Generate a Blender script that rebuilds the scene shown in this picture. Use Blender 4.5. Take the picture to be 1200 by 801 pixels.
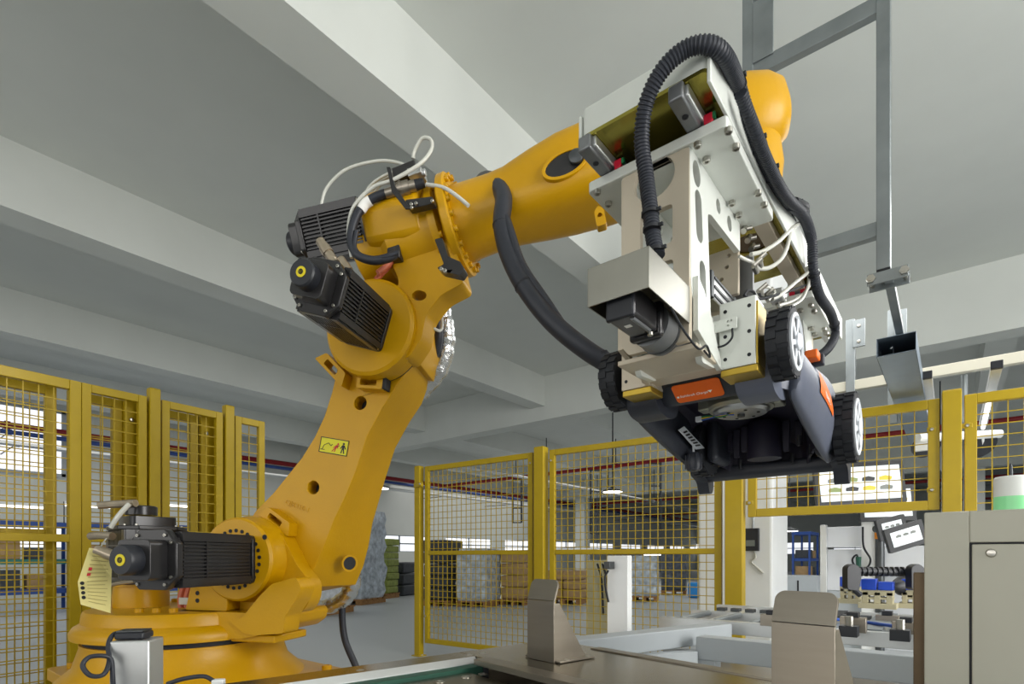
import bpy, bmesh, math, random
from mathutils import Vector, Matrix, Quaternion
from mathutils.geometry import tessellate_polygon

for o in list(bpy.data.objects):
    bpy.data.objects.remove(o)
SC = bpy.context.scene
COL = SC.collection
random.seed(7)
R_ = math.radians

# ------------------------------------------------------------------ camera
FPX, HORY, CAMZ = 638.0, 652.0, 1.1          # focal length and horizon row for a 1200 x 801 frame
YAW = math.atan2(1116 - 600, FPX)
cam_d = bpy.data.cameras.new('camera')
cam_d.sensor_width = 36.0
cam_d.lens = FPX / 1200 * 36.0
cam_d.shift_y = (HORY - 400.5) / 1200.0
cam_d.clip_start = 0.05
cam_d.clip_end = 300
cam = bpy.data.objects.new('camera', cam_d)
cam.location = (0, 0, CAMZ)
cam.rotation_euler = (math.pi / 2, 0, YAW)
COL.objects.link(cam)
SC.camera = cam

# ------------------------------------------------------------------ world, lights, exposure
w = bpy.data.worlds.new('daylight')
SC.world = w
w.use_nodes = True
w.node_tree.nodes['Background'].inputs[0].default_value = (0.80, 0.90, 1.0, 1)
w.node_tree.nodes['Background'].inputs[1].default_value = 0.23

def area(name, loc, target, sx, sy, power, color):
    l = bpy.data.lights.new(name, 'AREA')
    l.shape = 'RECTANGLE'; l.size = sx; l.size_y = sy; l.energy = power; l.color = color
    o = bpy.data.objects.new(name, l)
    o.location = loc
    o.rotation_euler = (Vector(target) - Vector(loc)).to_track_quat('-Z', 'Z').to_euler()
    COL.objects.link(o)
    return o
# assumed daylight from right and rear: added area lights, no window walls built there
area('window_light_right', (6.5, 2.0, 3.0), (-6, 2.0, 3.1), 15, 3.6, 2150, (1.0, 0.985, 0.95))
area('window_light_rear', (-1.0, -6.5, 2.3), (-1.5, 2.0, 2.2), 11, 3.0, 290, (1.0, 0.98, 0.93))
# added area lights standing in for fluorescents of the far hall and the line
area('hall_light', (-6, 18, 3.9), (-6, 18, 0), 22, 9, 560, (1.0, 0.98, 0.94))
area('hall_light_west', (-13, 4, 3.9), (-13, 4, 0), 5, 12, 170, (1.0, 0.98, 0.94))
area('line_light', (.3, 5.0, 3.2), (.3, 5.0, 0), 3.5, 2.2, 110, (1.0, 0.99, 0.97))
SC.view_settings.view_transform = 'Standard'
SC.view_settings.look = 'None'
SC.view_settings.exposure = -0.18
SC.view_settings.gamma = 1.0
SC.view_settings.use_curve_mapping = False

# ------------------------------------------------------------------ measured rays of the photograph
F_ = Vector((-math.sin(YAW), math.cos(YAW), 0)); RT = Vector((math.cos(YAW), math.sin(YAW), 0)); UP = Vector((0, 0, 1))
CP = Vector((0, 0, CAMZ))
def ray(px, py): return F_ + RT * ((px - 600) / FPX) + UP * ((HORY - py) / FPX)
def at(px, py, d): return CP + ray(px, py) * d
def onX(px, py, X): r = ray(px, py); return CP + r * (X / r.x)
def onY(px, py, Y): r = ray(px, py); return CP + r * (Y / r.y)
def onZ(px, py, Z): r = ray(px, py); return CP + r * ((Z - CAMZ) / r.z)

# ------------------------------------------------------------------ materials
def srgb(c):
    if isinstance(c, str):
        c = [int(c[i:i + 2], 16) / 255 for i in (0, 2, 4)]
    return tuple(((x / 12.92) if x <= 0.04045 else ((x + 0.055) / 1.055) ** 2.4) for x in c) + (1.0,)
MATS = {}
def mat(name, col, rough=0.5, metal=0.0, var=0.0, scale=8.0, bump=0.0, bscale=60.0, aniso=None, coat=0.0,
        emit=0.0, alpha=1.0, trans=0.0, ior=1.45, spec=0.5, dirt=None, rvar=0.0):
    m = bpy.data.materials.new(name); m.use_nodes = True
    nt = m.node_tree; b = nt.nodes['Principled BSDF']
    c = srgb(col)
    b.inputs['Base Color'].default_value = c
    b.inputs['Roughness'].default_value = rough
    b.inputs['Metallic'].default_value = metal
    b.inputs['IOR'].default_value = ior
    b.inputs['Specular IOR Level'].default_value = spec
    b.inputs['Coat Weight'].default_value = coat
    b.inputs['Coat Roughness'].default_value = 0.15
    b.inputs['Alpha'].default_value = alpha
    b.inputs['Transmission Weight'].default_value = trans
    if emit:
        b.inputs['Emission Color'].default_value = c
        b.inputs['Emission Strength'].default_value = emit
    if var or bump or dirt or rvar or aniso:
        tc = nt.nodes.new('ShaderNodeTexCoord')
        mp = nt.nodes.new('ShaderNodeMapping')
        nt.links.new(tc.outputs['Object'], mp.inputs[0])
        if aniso: mp.inputs['Scale'].default_value = aniso
    if var or rvar or dirt:
        nz = nt.nodes.new('ShaderNodeTexNoise'); nz.inputs['Scale'].default_value = scale
        nz.inputs['Detail'].default_value = 6
        nt.links.new(mp.outputs[0], nz.inputs['Vector'])
    if var or dirt:
        ramp = nt.nodes.new('ShaderNodeValToRGB')
        d = srgb(dirt) if dirt else tuple(x * (1 - var) for x in c[:3]) + (1,)
        l = c if dirt else tuple(min(1, x * (1 + var)) for x in c[:3]) + (1,)
        ramp.color_ramp.elements[0].color = d; ramp.color_ramp.elements[0].position = 0.3
        ramp.color_ramp.elements[1].color = l; ramp.color_ramp.elements[1].position = 0.7 if not dirt else 0.5
        nt.links.new(nz.outputs[0], ramp.inputs[0]); nt.links.new(ramp.outputs[0], b.inputs['Base Color'])
    if rvar:
        mr = nt.nodes.new('ShaderNodeMapRange')
        mr.inputs['To Min'].default_value = max(0, rough - rvar); mr.inputs['To Max'].default_value = min(1, rough + rvar)
        nt.links.new(nz.outputs[0], mr.inputs[0]); nt.links.new(mr.outputs[0], b.inputs['Roughness'])
    if bump:
        n2 = nt.nodes.new('ShaderNodeTexNoise'); n2.inputs['Scale'].default_value = bscale; n2.inputs['Detail'].default_value = 4
        nt.links.new(mp.outputs[0], n2.inputs['Vector'])
        bp = nt.nodes.new('ShaderNodeBump'); bp.inputs['Strength'].default_value = bump; bp.inputs['Distance'].default_value = 0.01
        nt.links.new(n2.outputs[0], bp.inputs['Height']); nt.links.new(bp.outputs[0], b.inputs['Normal'])
    MATS[name] = m
    return m
mat('robot_paint', 'C69400', .38, 0, .04, 6, .06, 90, coat=.06, spec=.35)
mat('fence_paint', 'B29600', .45, 0, .04, 10, coat=.1)
mat('fence_dark', 'B08E0A', .45, 0, .04, 10)
mat('black_motor', '2C2B2C', .30, .25, .10, 20, coat=.2)
mat('black_plastic', '24262C', .42, 0, .08, 20)
mat('black_rubber', '1E2025', .62, 0, .10, 30, .1, 200)
mat('hose_black', '2A2D35', .48, 0, .10, 30)
mat('bolt_steel', 'B9B6AE', .28, 1.0)
mat('dark_steel', '55585A', .42, .8, .1, 15)
mat('steel_block', '7E8082', .38, .7, .08, 20)
mat('plate_white', 'D9DCD6', .40, .25, .03, 10)
mat('plate_beige', 'C6BBA8', .42, .25, .04, 10)
mat('plate_brass', 'B79A3C', .34, .75, .08, 14)
mat('plate_olive', '9A9040', .20, .9, .10, 4)
mat('cover_sheet', 'A09E95', .32, .92, .05, 6, rvar=.05)
mat('stainless', '9C9488', .34, .92, .05, 5, rvar=.05, aniso=(1, 1, 12))
mat('stainless_flat', '8C8574', .22, .95, .03, 3, rvar=.03)
mat('aluminium', 'D0D2D2', .36, .8, .03, 12)
mat('galvanised', '8A9092', .42, .75, .12, 7, rvar=.1)
mat('trunk_blue', '7F8D9B', .36, .5, .08, 5)
mat('cabinet_paint', 'B8B5A6', .46, 0, .03, 3)
mat('frame_grey', 'A8AEB2', .42, 0, .04, 6)
mat('white_paint', 'E6E8E8', .45, 0, .02, 6)
mat('concrete_paint', 'D3D6D1', .78, 0, .03, 1.3)
mat('floor_epoxy', 'B4B9BC', .42, 0, .03, .5, rvar=.04)
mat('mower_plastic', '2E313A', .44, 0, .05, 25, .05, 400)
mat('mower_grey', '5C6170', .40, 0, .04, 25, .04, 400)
mat('mower_inner', '221F30', .55, 0, .06, 20)
mat('tyre', '1E2026', .60, 0, .06, 30)
mat('wheel_white', 'D8DCE2', .40, 0, .03, 20)
mat('orange', 'F0690C', .42, 0, .03, 20)
mat('white_print', 'F2F0EC', .5)
mat('black_print', '17171A', .5)
mat('red_print', 'C0202A', .5)
mat('sticker_yellow', 'D8CF10', .45)
mat('cap_yellow', 'D7C416', .45)
mat('tag_ink', 'A89A5C', .7)
mat('tag_paper', 'D8CC86', .7, 0, .05, 12)
mat('red_plastic', 'D01838', .4)
mat('green_plastic', '1F7A4C', .4)
mat('green_belt', '184C3C', .55, 0, .08, 20)
mat('hose_orange', 'C4674A', .45, 0, .08, 30)
mat('hose_clear', 'C9C9C0', .22, 0, .04, 20, coat=.4)
mat('foil', 'D5D6D6', .24, .95, .06, 30, .6, 45)
mat('motor_casting', 'B9B9AC', .4, .7, .08, 20)
mat('motor_disc', 'C9CACB', .3, .9, .06, 20)
mat('wire_blue', '2C5AB8', .4)
mat('wire_yellow', 'E3C016', .4)
mat('brown_steel', '6B5A45', .5, .5, .15, 12)
mat('nickel', 'A89B88', .35, .8, .12, 30)
mat('pipe_red', '8E1D22', .45)
mat('pipe_blue', '2A4585', .5)
mat('pipe_black', '30343A', .5)
mat('window_light', 'F4F6FA', .5, emit=1.1)
mat('lamp_light', 'FFFDF4', .5, emit=6.0)
mat('tube_light', 'FFFDF6', .5, emit=3.0)
mat('wrap_clear', 'B8C2CC', .22, .1, .35, 9, .9, 22)
mat('wrap_white', 'DCE0E4', .25, 0, .25, 9, .9, 22)
mat('wrap_dark', '4A505A', .3, 0, .35, 12, .8, 24)
mat('sack_green', '8E9A4A', .6, 0, .2, 12, .5, 20)
mat('carton', 'A98B62', .75, 0, .12, 8)
mat('crate_dark', '3C4046', .55, 0, .2, 14)
mat('pallet_wood', '9C7448', .75, 0, .2, 14)
mat('rack_blue', '2C4E96', .5, 0, .08, 10)
mat('teal_paint', '2E7A70', .5)
mat('blue_plastic', '1F4FD0', .38, 0, .05, 20)
mat('bin_blue', '1E86D0', .45, 0, .05, 20)
mat('board_white', 'DADDE2', .5)
mat('panel_beige', 'C6BE9E', .5, 0, .05, 6)
mat('glass', 'E6EEF2', .05, 0, trans=.0, alpha=.25)
mat('lamp_green', '8FDFA0', .35, emit=.15)
mat('lamp_white', 'E9ECEA', .35)
mat('screen_white', 'D9E2E6', .3, emit=.35)
mat('screen_grey', '6E7470', .4)
mat('frame_black', '2A2C30', .5)
mat('tape_orange', 'E08818', .5)
mat('picture_green', '8A9A60', .5)

# ------------------------------------------------------------------ mesh builder and object helpers
def frame_of(z, up=None):
    z = Vector(z).normalized()
    u = Vector(up) if up is not None else (Vector((0, 0, 1)) if abs(z.z) < .95 else Vector((1, 0, 0)))
    x = u.cross(z).normalized(); y = z.cross(x)
    return Matrix((x, y, z)).transposed()
def spline(pts, sub=8):
    pts = [Vector(p) for p in pts]
    if sub <= 1 or len(pts) < 3: return pts
    q = [pts[0] * 2 - pts[1]] + pts + [pts[-1] * 2 - pts[-2]]
    out = []
    for i in range(1, len(q) - 2):
        a, b, c, d = q[i - 1:i + 3]
        for k in range(sub):
            t = k / sub
            out.append(.5 * ((2 * b) + (c - a) * t + (2 * a - 5 * b + 4 * c - d) * t * t + (3 * b - a - 3 * c + d) * t ** 3))
    out.append(pts[-1])
    return out
def circle(r, n=24, cx=0, cy=0, a0=0, a1=360, ry=None):
    full = abs(a1 - a0) >= 360
    m = n if full else n - 1
    return [(cx + r * math.cos(R_(a0 + (a1 - a0) * i / m)), cy + (ry or r) * math.sin(R_(a0 + (a1 - a0) * i / m))) for i in range(n)]
def rrect(x0, y0, x1, y1, r, n=4):
    r = min(r, abs(x1 - x0) / 2, abs(y1 - y0) / 2) * .999
    out = []
    for cx, cy, a in ((x1 - r, y1 - r, 0), (x0 + r, y1 - r, 90), (x0 + r, y0 + r, 180), (x1 - r, y0 + r, 270)):
        for i in range(n + 1):
            t = R_(a + 90 * i / n); out.append((cx + r * math.cos(t), cy + r * math.sin(t)))
    return out
def rpoly(pts, r, n=4):
    """round the corners of a polygon"""
    out = []; N = len(pts)
    P = [Vector((p[0], p[1])) for p in pts]
    for i in range(N):
        a, b, c = P[i - 1], P[i], P[(i + 1) % N]
        rr = r[i] if isinstance(r, (list, tuple)) else r
        d1 = (a - b); d2 = (c - b)
        k = min(rr, d1.length * .45, d2.length * .45)
        p1 = b + d1.normalized() * k; p2 = b + d2.normalized() * k
        if k < 1e-5: out.append((b.x, b.y)); continue
        for j in range(n + 1):
            t = j / n
            q = p1 * (1 - t) ** 2 + b * 2 * t * (1 - t) + p2 * t * t
            out.append((q.x, q.y))
    return out
class MB:
    def __init__(s): s.v = []; s.f = []
    def add(s, v, f):
        n = len(s.v); s.v += [Vector(p) for p in v]; s.f += [[i + n for i in q] for q in f]; return s
    def box(s, c, size, M=None):
        c = Vector(c); hx, hy, hz = [t / 2 for t in size]
        vs = [Vector((x * hx, y * hy, z * hz)) for z in (-1, 1) for y in (-1, 1) for x in (-1, 1)]
        if M is not None: vs = [M @ p for p in vs]
        return s.add([c + p for p in vs], [(0, 2, 3, 1), (4, 5, 7, 6), (0, 1, 5, 4), (2, 6, 7, 3), (0, 4, 6, 2), (1, 3, 7, 5)])
    def mm(s, a, b):
        return s.box([(a[i] + b[i]) / 2 for i in range(3)], [abs(b[i] - a[i]) for i in range(3)])
    def bar(s, p0, p1, wx, wy, up=None):
        p0 = Vector(p0); p1 = Vector(p1)
        return s.box((p0 + p1) / 2, (wx, wy, (p1 - p0).length), frame_of(p1 - p0, up))
    def loft(s, rings, caps=True, closed=True):
        n = len(rings[0]); vs = [p for r in rings for p in r]; fs = []
        for i in range(len(rings) - 1):
            for j in range(n if closed else n - 1):
                k = (j + 1) % n
                fs.append((i * n + j, i * n + k, (i + 1) * n + k, (i + 1) * n + j))
        if caps: fs.append(tuple(range(n - 1, -1, -1))); fs.append(tuple((len(rings) - 1) * n + j for j in range(n)))
        return s.add(vs, fs)
    def cyl(s, p0, p1, r0, r1=None, n=20, caps=True):
        p0 = Vector(p0); p1 = Vector(p1); M = frame_of(p1 - p0)
        r1 = r0 if r1 is None else r1
        return s.loft([[p0 + M @ Vector((x, y, 0)) for x, y in circle(r0, n)], [p1 + M @ Vector((x, y, 0)) for x, y in circle(r1, n)]], caps)
    def lathe(s, prof, o, axis, n=32, caps=True):
        o = Vector(o); M = frame_of(axis)
        return s.loft([[o + M @ Vector((x, y, h)) for x, y in circle(max(r, 1e-4), n)] for r, h in prof], caps)
    def tube(s, pts, r, n=8, sub=8, rf=None):
        q = spline(pts, sub); m = len(q); rings = []
        t0 = (q[1] - q[0]).normalized(); M = frame_of(t0)
        for i, p in enumerate(q):
            t = (q[min(i + 1, m - 1)] - q[max(i - 1, 0)]).normalized()
            M = t0.rotation_difference(t).to_matrix() @ M; t0 = t
            rr = rf(i, m) if rf else r
            rings.append([p + M @ Vector((x, y, 0)) for x, y in circle(rr, n)])
        return s.loft(rings)
    def plate(s, loops, o, ex, ey, t, taper=None):
        """loops[0] outline, others holes, in the plane o + x ex + y ey, extruded t along ex x ey"""
        o = Vector(o); ex = Vector(ex); ey = Vector(ey); ez = ex.cross(ey).normalized()
        L = [[Vector((p[0], p[1], 0)) for p in lp] for lp in loops]
        tri = tessellate_polygon(L); flat = [p for lp in L for p in lp]; n = len(flat)
        back = flat
        if taper: back = [Vector((p[0], p[1], 0)) for lp in taper for p in lp]
        vs = [o + ex * p.x + ey * p.y for p in flat] + [o + ex * p.x + ey * p.y + ez * t for p in back]
        fs = []
        for a, b, c in tri:
            A, B, C = flat[a], flat[b], flat[c]
            if (B - A).cross(C - A).z < 0: b, c = c, b
            fs.append((a, c, b)); fs.append((a + n, b + n, c + n))
        k = 0
        for li, lp in enumerate(L):
            m = len(lp)
            ar = sum(lp[i].x * lp[(i + 1) % m].y - lp[(i + 1) % m].x * lp[i].y for i in range(m))
            ccw = (ar > 0) == (li == 0)
            for i in range(m):
                a, b = k + i, k + (i + 1) % m
                fs.append((a, b, b + n, a + n) if ccw else (b, a, a + n, b + n))
            k += m
        return s.add(vs, fs)
    def build(s, name, m, parent=None, bevel=0, smooth=35, off=None, seg=2, fix=True, sub=0):
        me = bpy.data.meshes.new(name)
        org = Vector(off) if off is not None else (Vector(parent['_o']) if parent is not None and '_o' in parent else Vector((0, 0, 0)))
        me.from_pydata([tuple(p - org) for p in s.v], [], s.f)
        if fix:
            bm = bmesh.new(); bm.from_mesh(me); bmesh.ops.recalc_face_normals(bm, faces=bm.faces); bm.to_mesh(me); bm.free()
        if smooth:
            for p in me.polygons: p.use_smooth = True
            me.set_sharp_from_angle(angle=R_(smooth))
        me.materials.append(MATS[m] if isinstance(m, str) else m)
        o = bpy.data.objects.new(name, me)
        COL.objects.link(o)
        if parent is not None:
            o.parent = parent
            if '_o' in parent: o['_o'] = parent['_o']
        elif off is not None:
            o.location = off; o['_o'] = tuple(off)
        if bevel:
            b = o.modifiers.new('bevel', 'BEVEL'); b.width = bevel; b.segments = seg; b.limit_method = 'ANGLE'; b.angle_limit = R_(40)
            b.harden_normals = False
        if sub:
            q = o.modifiers.new('subdivision', 'SUBSURF'); q.levels = sub; q.render_levels = sub
        return o
def tag(o, label, cat, group=None):
    o['label'] = label; o['category'] = cat
    if group: o['group'] = group
    return o
def thing(name, label, cat, org=(0, 0, 0), group=None, rotz=0, local=False):
    o = bpy.data.objects.new(name, None); o.empty_display_size = .1
    COL.objects.link(o); o.location = org; o.rotation_euler = (0, 0, rotz)
    if not local: o['_o'] = tuple(org)
    else: o['_o'] = (0, 0, 0)
    return tag(o, label, cat, group)
def struct(o): o['kind'] = 'structure'; return o
def inst(src, name, parent, loc, zdir=(0, 0, 1), up=None, scale=1):
    """linked copy of a small mesh, its local z turned to zdir"""
    o = bpy.data.objects.new(name, src); COL.objects.link(o)
    org = Vector(parent['_o']) if parent is not None and '_o' in parent else Vector((0, 0, 0))
    o.parent = parent
    M = frame_of(zdir, up).to_4x4()
    o.matrix_basis = Matrix.Translation(Vector(loc) - org) @ M @ Matrix.Scale(scale, 4)
    return o
def meshdata(mb, name, m, smooth=35):
    o = mb.build(name, m, None, smooth=smooth); me = o.data; bpy.data.objects.remove(o); return me
V = Vector
X_, Y_, Z_ = V((1, 0, 0)), V((0, 1, 0)), V((0, 0, 1))
# small shared fasteners, head along +z, unit: 1 = head radius 1
_b = MB(); _b.lathe([(1, 0), (1, 1.0), (.88, 1.15), (.55, 1.15), (.5, .7)], (0, 0, 0), Z_, 12); BOLT = meshdata(_b, 'socket_bolt', 'bolt_steel')
_b = MB(); _b.lathe([(1, 0), (1, 1.0), (.88, 1.15), (.55, 1.15), (.5, .7)], (0, 0, 0), Z_, 12); BOLT_Y = meshdata(_b, 'painted_bolt', 'robot_paint')
_b = MB(); _b.lathe([(1, 0), (1, .3), (.8, .6), (.35, .7)], (0, 0, 0), Z_, 12); DOME = meshdata(_b, 'dome_bolt', 'bolt_steel')
_b = MB(); _b.lathe([(1, 0), (1, .25), (.55, .25), (.5, .1)], (0, 0, 0), Z_, 10); SOCK = meshdata(_b, 'recessed_bolt', 'black_rubber')
_b = MB(); _b.lathe([(1, 0), (1, .10), (.9, .15), (.45, .15), (.4, .06)], (0, 0, 0), Z_, 14); FLAT = meshdata(_b, 'flat_screw', 'bolt_steel')
# ================================================================== the setting
fl = MB(); fl.mm((-45, -8, -.1), (14, 60, 0)); floor = struct(fl.build('floor', 'floor_epoxy', smooth=0))
SLAB, SOF = 5.05, 4.40
c = MB(); c.mm((-45, -8, SLAB), (14, 60, SLAB + .2)); ceiling = struct(c.build('ceiling', 'concrete_paint', smooth=0))
BX = [-3.084 + 3.86 * k for k in range(-9, 4)]
for x in BX:
    for y0, y1 in ((-8, 9.72), (10.12, 24), (24.4, 40)):
        if x > 0 and y0 < 0: continue
        b = MB(); b.mm((x - .38, y0, SOF), (x, y1, SLAB)); b.build('beam', 'concrete_paint', ceiling, smooth=0)
for y0 in (9.72, 24.0, 40.0):
    b = MB(); b.mm((-45, y0, SOF - .30), (14, y0 + .4, SLAB)); b.build('beam', 'concrete_paint', ceiling, smooth=0)
# far walls with window bands
def window_wall(name, p0, p1, z1, bands, n, wn):
    p0 = V(p0); p1 = V(p1); d = (p1 - p0); L = d.length; ex = d.normalized()
    loops = [[(0, 0), (L, 0), (L, z1), (0, z1)]]
    rects = []
    for (a, b) in bands:
        for k in range(n):
            x0 = L * (k + .12) / n; x1 = L * (k + .88) / n
            rects.append((x0, x1, a, b)); loops.append([(x0, a), (x1, a), (x1, b), (x0, b)])
    m = MB(); m.plate(loops, p0, ex, Z_, .25); wl = struct(m.build(name, 'concrete_paint', smooth=0))
    nz = ex.cross(Z_)
    for (x0, x1, a, b) in rects:
        wn[0] += 1
        g = MB(); g.plate([[(x0, a), (x1, a), (x1, b), (x0, b)]], p0 + nz * .12, ex, Z_, .02)
        wo = struct(g.build('window_%d' % wn[0], 'window_light', smooth=0))
        fr = MB()
        k = max(1, int((x1 - x0) / 1.3))
        for i in range(k + 1):
            q = x0 + (x1 - x0) * i / k
            fr.plate([[(q - .03, a), (q + .03, a), (q + .03, b), (q - .03, b)]], p0 + nz * .06, ex, Z_, .05)
        for zz in (a, (a + b) / 2, b):
            fr.plate([[(x0, zz - .03), (x1, zz - .03), (x1, zz + .03), (x0, zz + .03)]], p0 + nz * .06, ex, Z_, .05)
        fr.build('window_frame', 'frame_grey', wo, smooth=0)
WN = [0]
window_wall('wall_left', (-17, 52, 0), (-17, -8, 0), SLAB, [(1.3, 1.95)], 15, WN)
window_wall('wall_back', (14, 46, 0), (-45, 46, 0), SLAB, [(1.3, 2.2)], 11, WN)
# square columns of the hall
for (x, y) in [(-14.87, 9.92), (-7.15, 24.2), (-14.87, 24.2), (.57, 24.2), (-14.87, -4)]:
    m = MB(); m.mm((x - .28, y - .28, 0), (x + .28, y + .28, SOF - .3))
    o = struct(m.build('column', 'concrete_paint', ceiling, bevel=.02, smooth=0))

# one large window high in the left wall
g_ = MB(); g_.mm((-16.99, -1.6, 3.10), (-16.95, 3.45, 4.60)); wo_ = struct(g_.build('window_%d' % (WN[0] + 1), 'window_light', smooth=0))
for y in (-1.62, 1.0, 3.47):
    q = MB(); q.mm((-16.96, y - .05, 3.05), (-16.90, y + .05, 4.65)); q.build('window_frame', 'frame_grey', wo_, smooth=0)
for z in (3.07, 4.63):
    q = MB(); q.mm((-16.96, -1.65, z - .05), (-16.90, 3.5, z + .05)); q.build('window_frame', 'frame_grey', wo_, smooth=0)
# white column behind the opening in the fence
ca, cb_ = onY(818, 600, 4.85), onY(905, 600, 4.85)
m = MB(); m.mm((ca.x, 4.85, 0), (cb_.x, 5.4, SOF - .3)); struct(m.build('column', 'white_paint', ceiling, bevel=.02, smooth=0))
# ================================================================== the robot (local x = reach direction, local y = away, z up)
RVA = math.atan2(765 - 600, FPX)
RA = RT * math.cos(RVA) - F_ * math.sin(RVA)
RY = F_ * math.cos(RVA) + RT * math.sin(RVA)
RO = F_ * 2.365 + RT * (-1.405)
RROT = math.atan2(RA.y, RA.x)
robot = thing('industrial_robot', 'large yellow jointed industrial robot with black motors inside the fence', 'robot', (RO.x, RO.y, 0), None, RROT, True)
def rl(px, py, y):
    r = ray(px, py); d = (y + RO.dot(RY)) / r.dot(RY); q = at(px, py, d) - RO
    return V((q.dot(RA), y, q.z))
def rd(px, py, d):
    q = at(px, py, d) - RO; return V((q.dot(RA), q.dot(RY), q.z))
def w2r(p): q = V(p) - RO; return V((q.dot(RA), q.dot(RY), q.z))
RP = 'robot_paint'
WX = V((math.cos(-RROT), math.sin(-RROT), 0)); WY = V((-math.sin(-RROT), math.cos(-RROT), 0))   # world axes in robot space
MW = Matrix((WX, WY, Z_)).transposed()
# ---- base
m = MB(); m.box((0, 0, .27), (.9, .9, .54), MW); m.build('pedestal', RP, robot, bevel=.01)
m = MB(); m.plate([rrect(-.66, -.36, .50, .50, .04)], (0, 0, .54), WX, WY, .05); bp = m.build('base_plate', RP, robot, bevel=.006)
for (x, y) in ((-.56, -.28), (-.56, .4), (.4, .42), (.42, -.28)): inst(BOLT_Y, 'anchor_bolt', bp, WX * x + WY * y + V((0, 0, .59)), Z_, scale=.022)
m = MB(); m.lathe([(.47, .59), (.45, .615), (.40, .66), (.375, .74), (.375, .755)], (0, 0, 0), Z_, 56)
bs = m.build('base_casting', RP, robot, smooth=40)
m = MB(); m.box(WX * -.40 + WY * -.05 + V((0, 0, .655)), (.36, .34, .13), MW); m.build('connector_box', RP, robot, bevel=.015)
m = MB(); m.box(WX * -.585 + WY * -.05 + V((0, 0, .66)), (.012, .22, .09), MW); m.build('connector_cover', 'dark_steel', robot, bevel=.003)
m = MB(); m.lathe([(.365, .752), (.365, .778)], (0, 0, 0), Z_, 56); m.build('bearing_gap', 'black_rubber', robot)
# ---- turret
m = MB(); m.lathe([(.385, .775), (.405, .778), (.408, .80), (.395, .822), (.372, .836), (.368, .872), (.362, .884), (.35, .886)], (0, 0, 0), Z_, 64)
tur = m.build('turntable', RP, robot, smooth=40)
for k, (a, y) in enumerate([(.04, -.27), (.10, -.25), (.165, -.235), (-.28, -.16), (-.30, .0), (-.24, .16), (-.1, .28)]):
    inst(BOLT_Y, 'deck_bolt', tur, (a, y, .884), Z_, scale=.016)
# front extension with ribs under the shoulder
m = MB()
m.plate([rpoly([(.10, .785), (.42, .785), (.50, .80), (.545, .83), (.555, .87), (.54, .886), (.10, .886)], .012, 3)], (0, .20, 0), X_, Z_, .38)
fe = m.build('shoulder_foot', RP, robot, bevel=.010)
m = MB(); m.box((.46, -.06, .785), (.20, .20, .03)); m.build('stop_block', RP, robot, bevel=.006)
# shoulder bracket, rising to the gearbox drum
J2 = V((.378, 0, 1.09)); J3 = V((.93, 0, 1.955))
m = MB()
br = [(.13, .88), (.62, .88), (.655, .93), (.66, 1.0), (.60, 1.06), (.52, 1.20), (.25, 1.22), (.20, 1.05), (.17, .97)]
m.plate([rpoly(br, .03, 4)], (0, -.075, 0), X_, Z_, -.075)
m.build('shoulder_bracket', RP, robot, bevel=.012)
m = MB(); m.plate([rpoly([(.13, .885), (.33, .885), (.33, 1.0), (.16, 1.0)], .01, 2)], (0, -.145, 0), X_, Z_, -.07)
bw = m.build('bracket_web', RP, robot, bevel=.008)
for z in (.925, .955): inst(SOCK, 'recessed_bolt', bw, (.19, -.145, z), -Y_, scale=.009)
fk = [(268, 727), (283, 724), (304, 698), (318, 684), (346, 676), (353, 688), (347, 702), (334, 722), (332, 742), (300, 744), (286, 742)]
fk = [rl(px, py, -.19) for px, py in fk]
m = MB(); m.plate([rpoly([(p.x, p.z) for p in fk], .012, 3)], (0, -.10, 0), X_, Z_, .09); m.build('bracket_flank', RP, robot, bevel=.014, seg=3)
m = MB(); m.box(rl(345, 686, -.13), (.09, .11, .045), Matrix.Rotation(R_(-12), 3, 'Y')); m.build('stop_lug', RP, robot, bevel=.008)
m = MB(); m.cyl(rl(350, 683, -.14), rl(349, 677, -.14), .022, .020, 16); m.build('stop_bumper', 'black_rubber', robot, bevel=.003)
m = MB(); m.lathe([(.155, -.155), (.164, -.145), (.166, -.10), (.172, -.09), (.176, 0), (.176, .02)], (J2.x, 0, J2.z), Y_, 56)
dr = m.build('shoulder_drum', RP, robot, smooth=30)
for k in range(26):
    a = R_(k * 360 / 26 + 4)
    inst(SOCK, 'ring_bolt', dr, (J2.x + .112 * math.cos(a), -.156, J2.z + .112 * math.sin(a)), -Y_, scale=.0075)
inst(SOCK, 'grease_plug', dr, (J2.x + .135, -.155, J2.z + .085), -Y_, scale=.010)
# ---- upper arm
front = [(.30, 1.235), (.344, 1.293), (.43, 1.365), (.509, 1.447), (.565, 1.505), (.624, 1.585), (.668, 1.665), (.703, 1.76), (.725, 1.84), (.738, 1.93)]
for k in range(9):
    a = R_(172 - k * 26); front.append((J3.x + .185 * math.cos(a), J3.z + .185 * math.sin(a)))
front += [(1.055, 1.85), (.985, 1.76), (.925, 1.68), (.86, 1.575), (.812, 1.442), (.765, 1.34), (.715, 1.25), (.672, 1.15), (.625, 1.06), (.565, .975), (.50, .945), (.42, .945), (.33, 1.0), (.27, 1.12)]
back = []
for i, (a, z) in enumerate(front):
    b = a
    if z < 1.4 and a > .55: b = a + .10 * (1.4 - z) / .42
    if z > 1.80 and a > .9: b = a - .035
    back.append((b, z))
m = MB()
FE = V((0, .0, 0))
holes_f = [circle(.027, 20, .83, 1.709), circle(.027, 20, .617, 1.381)]
m.plate([front] + holes_f, (0, .245, 0), X_, Z_, .245)
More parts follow.
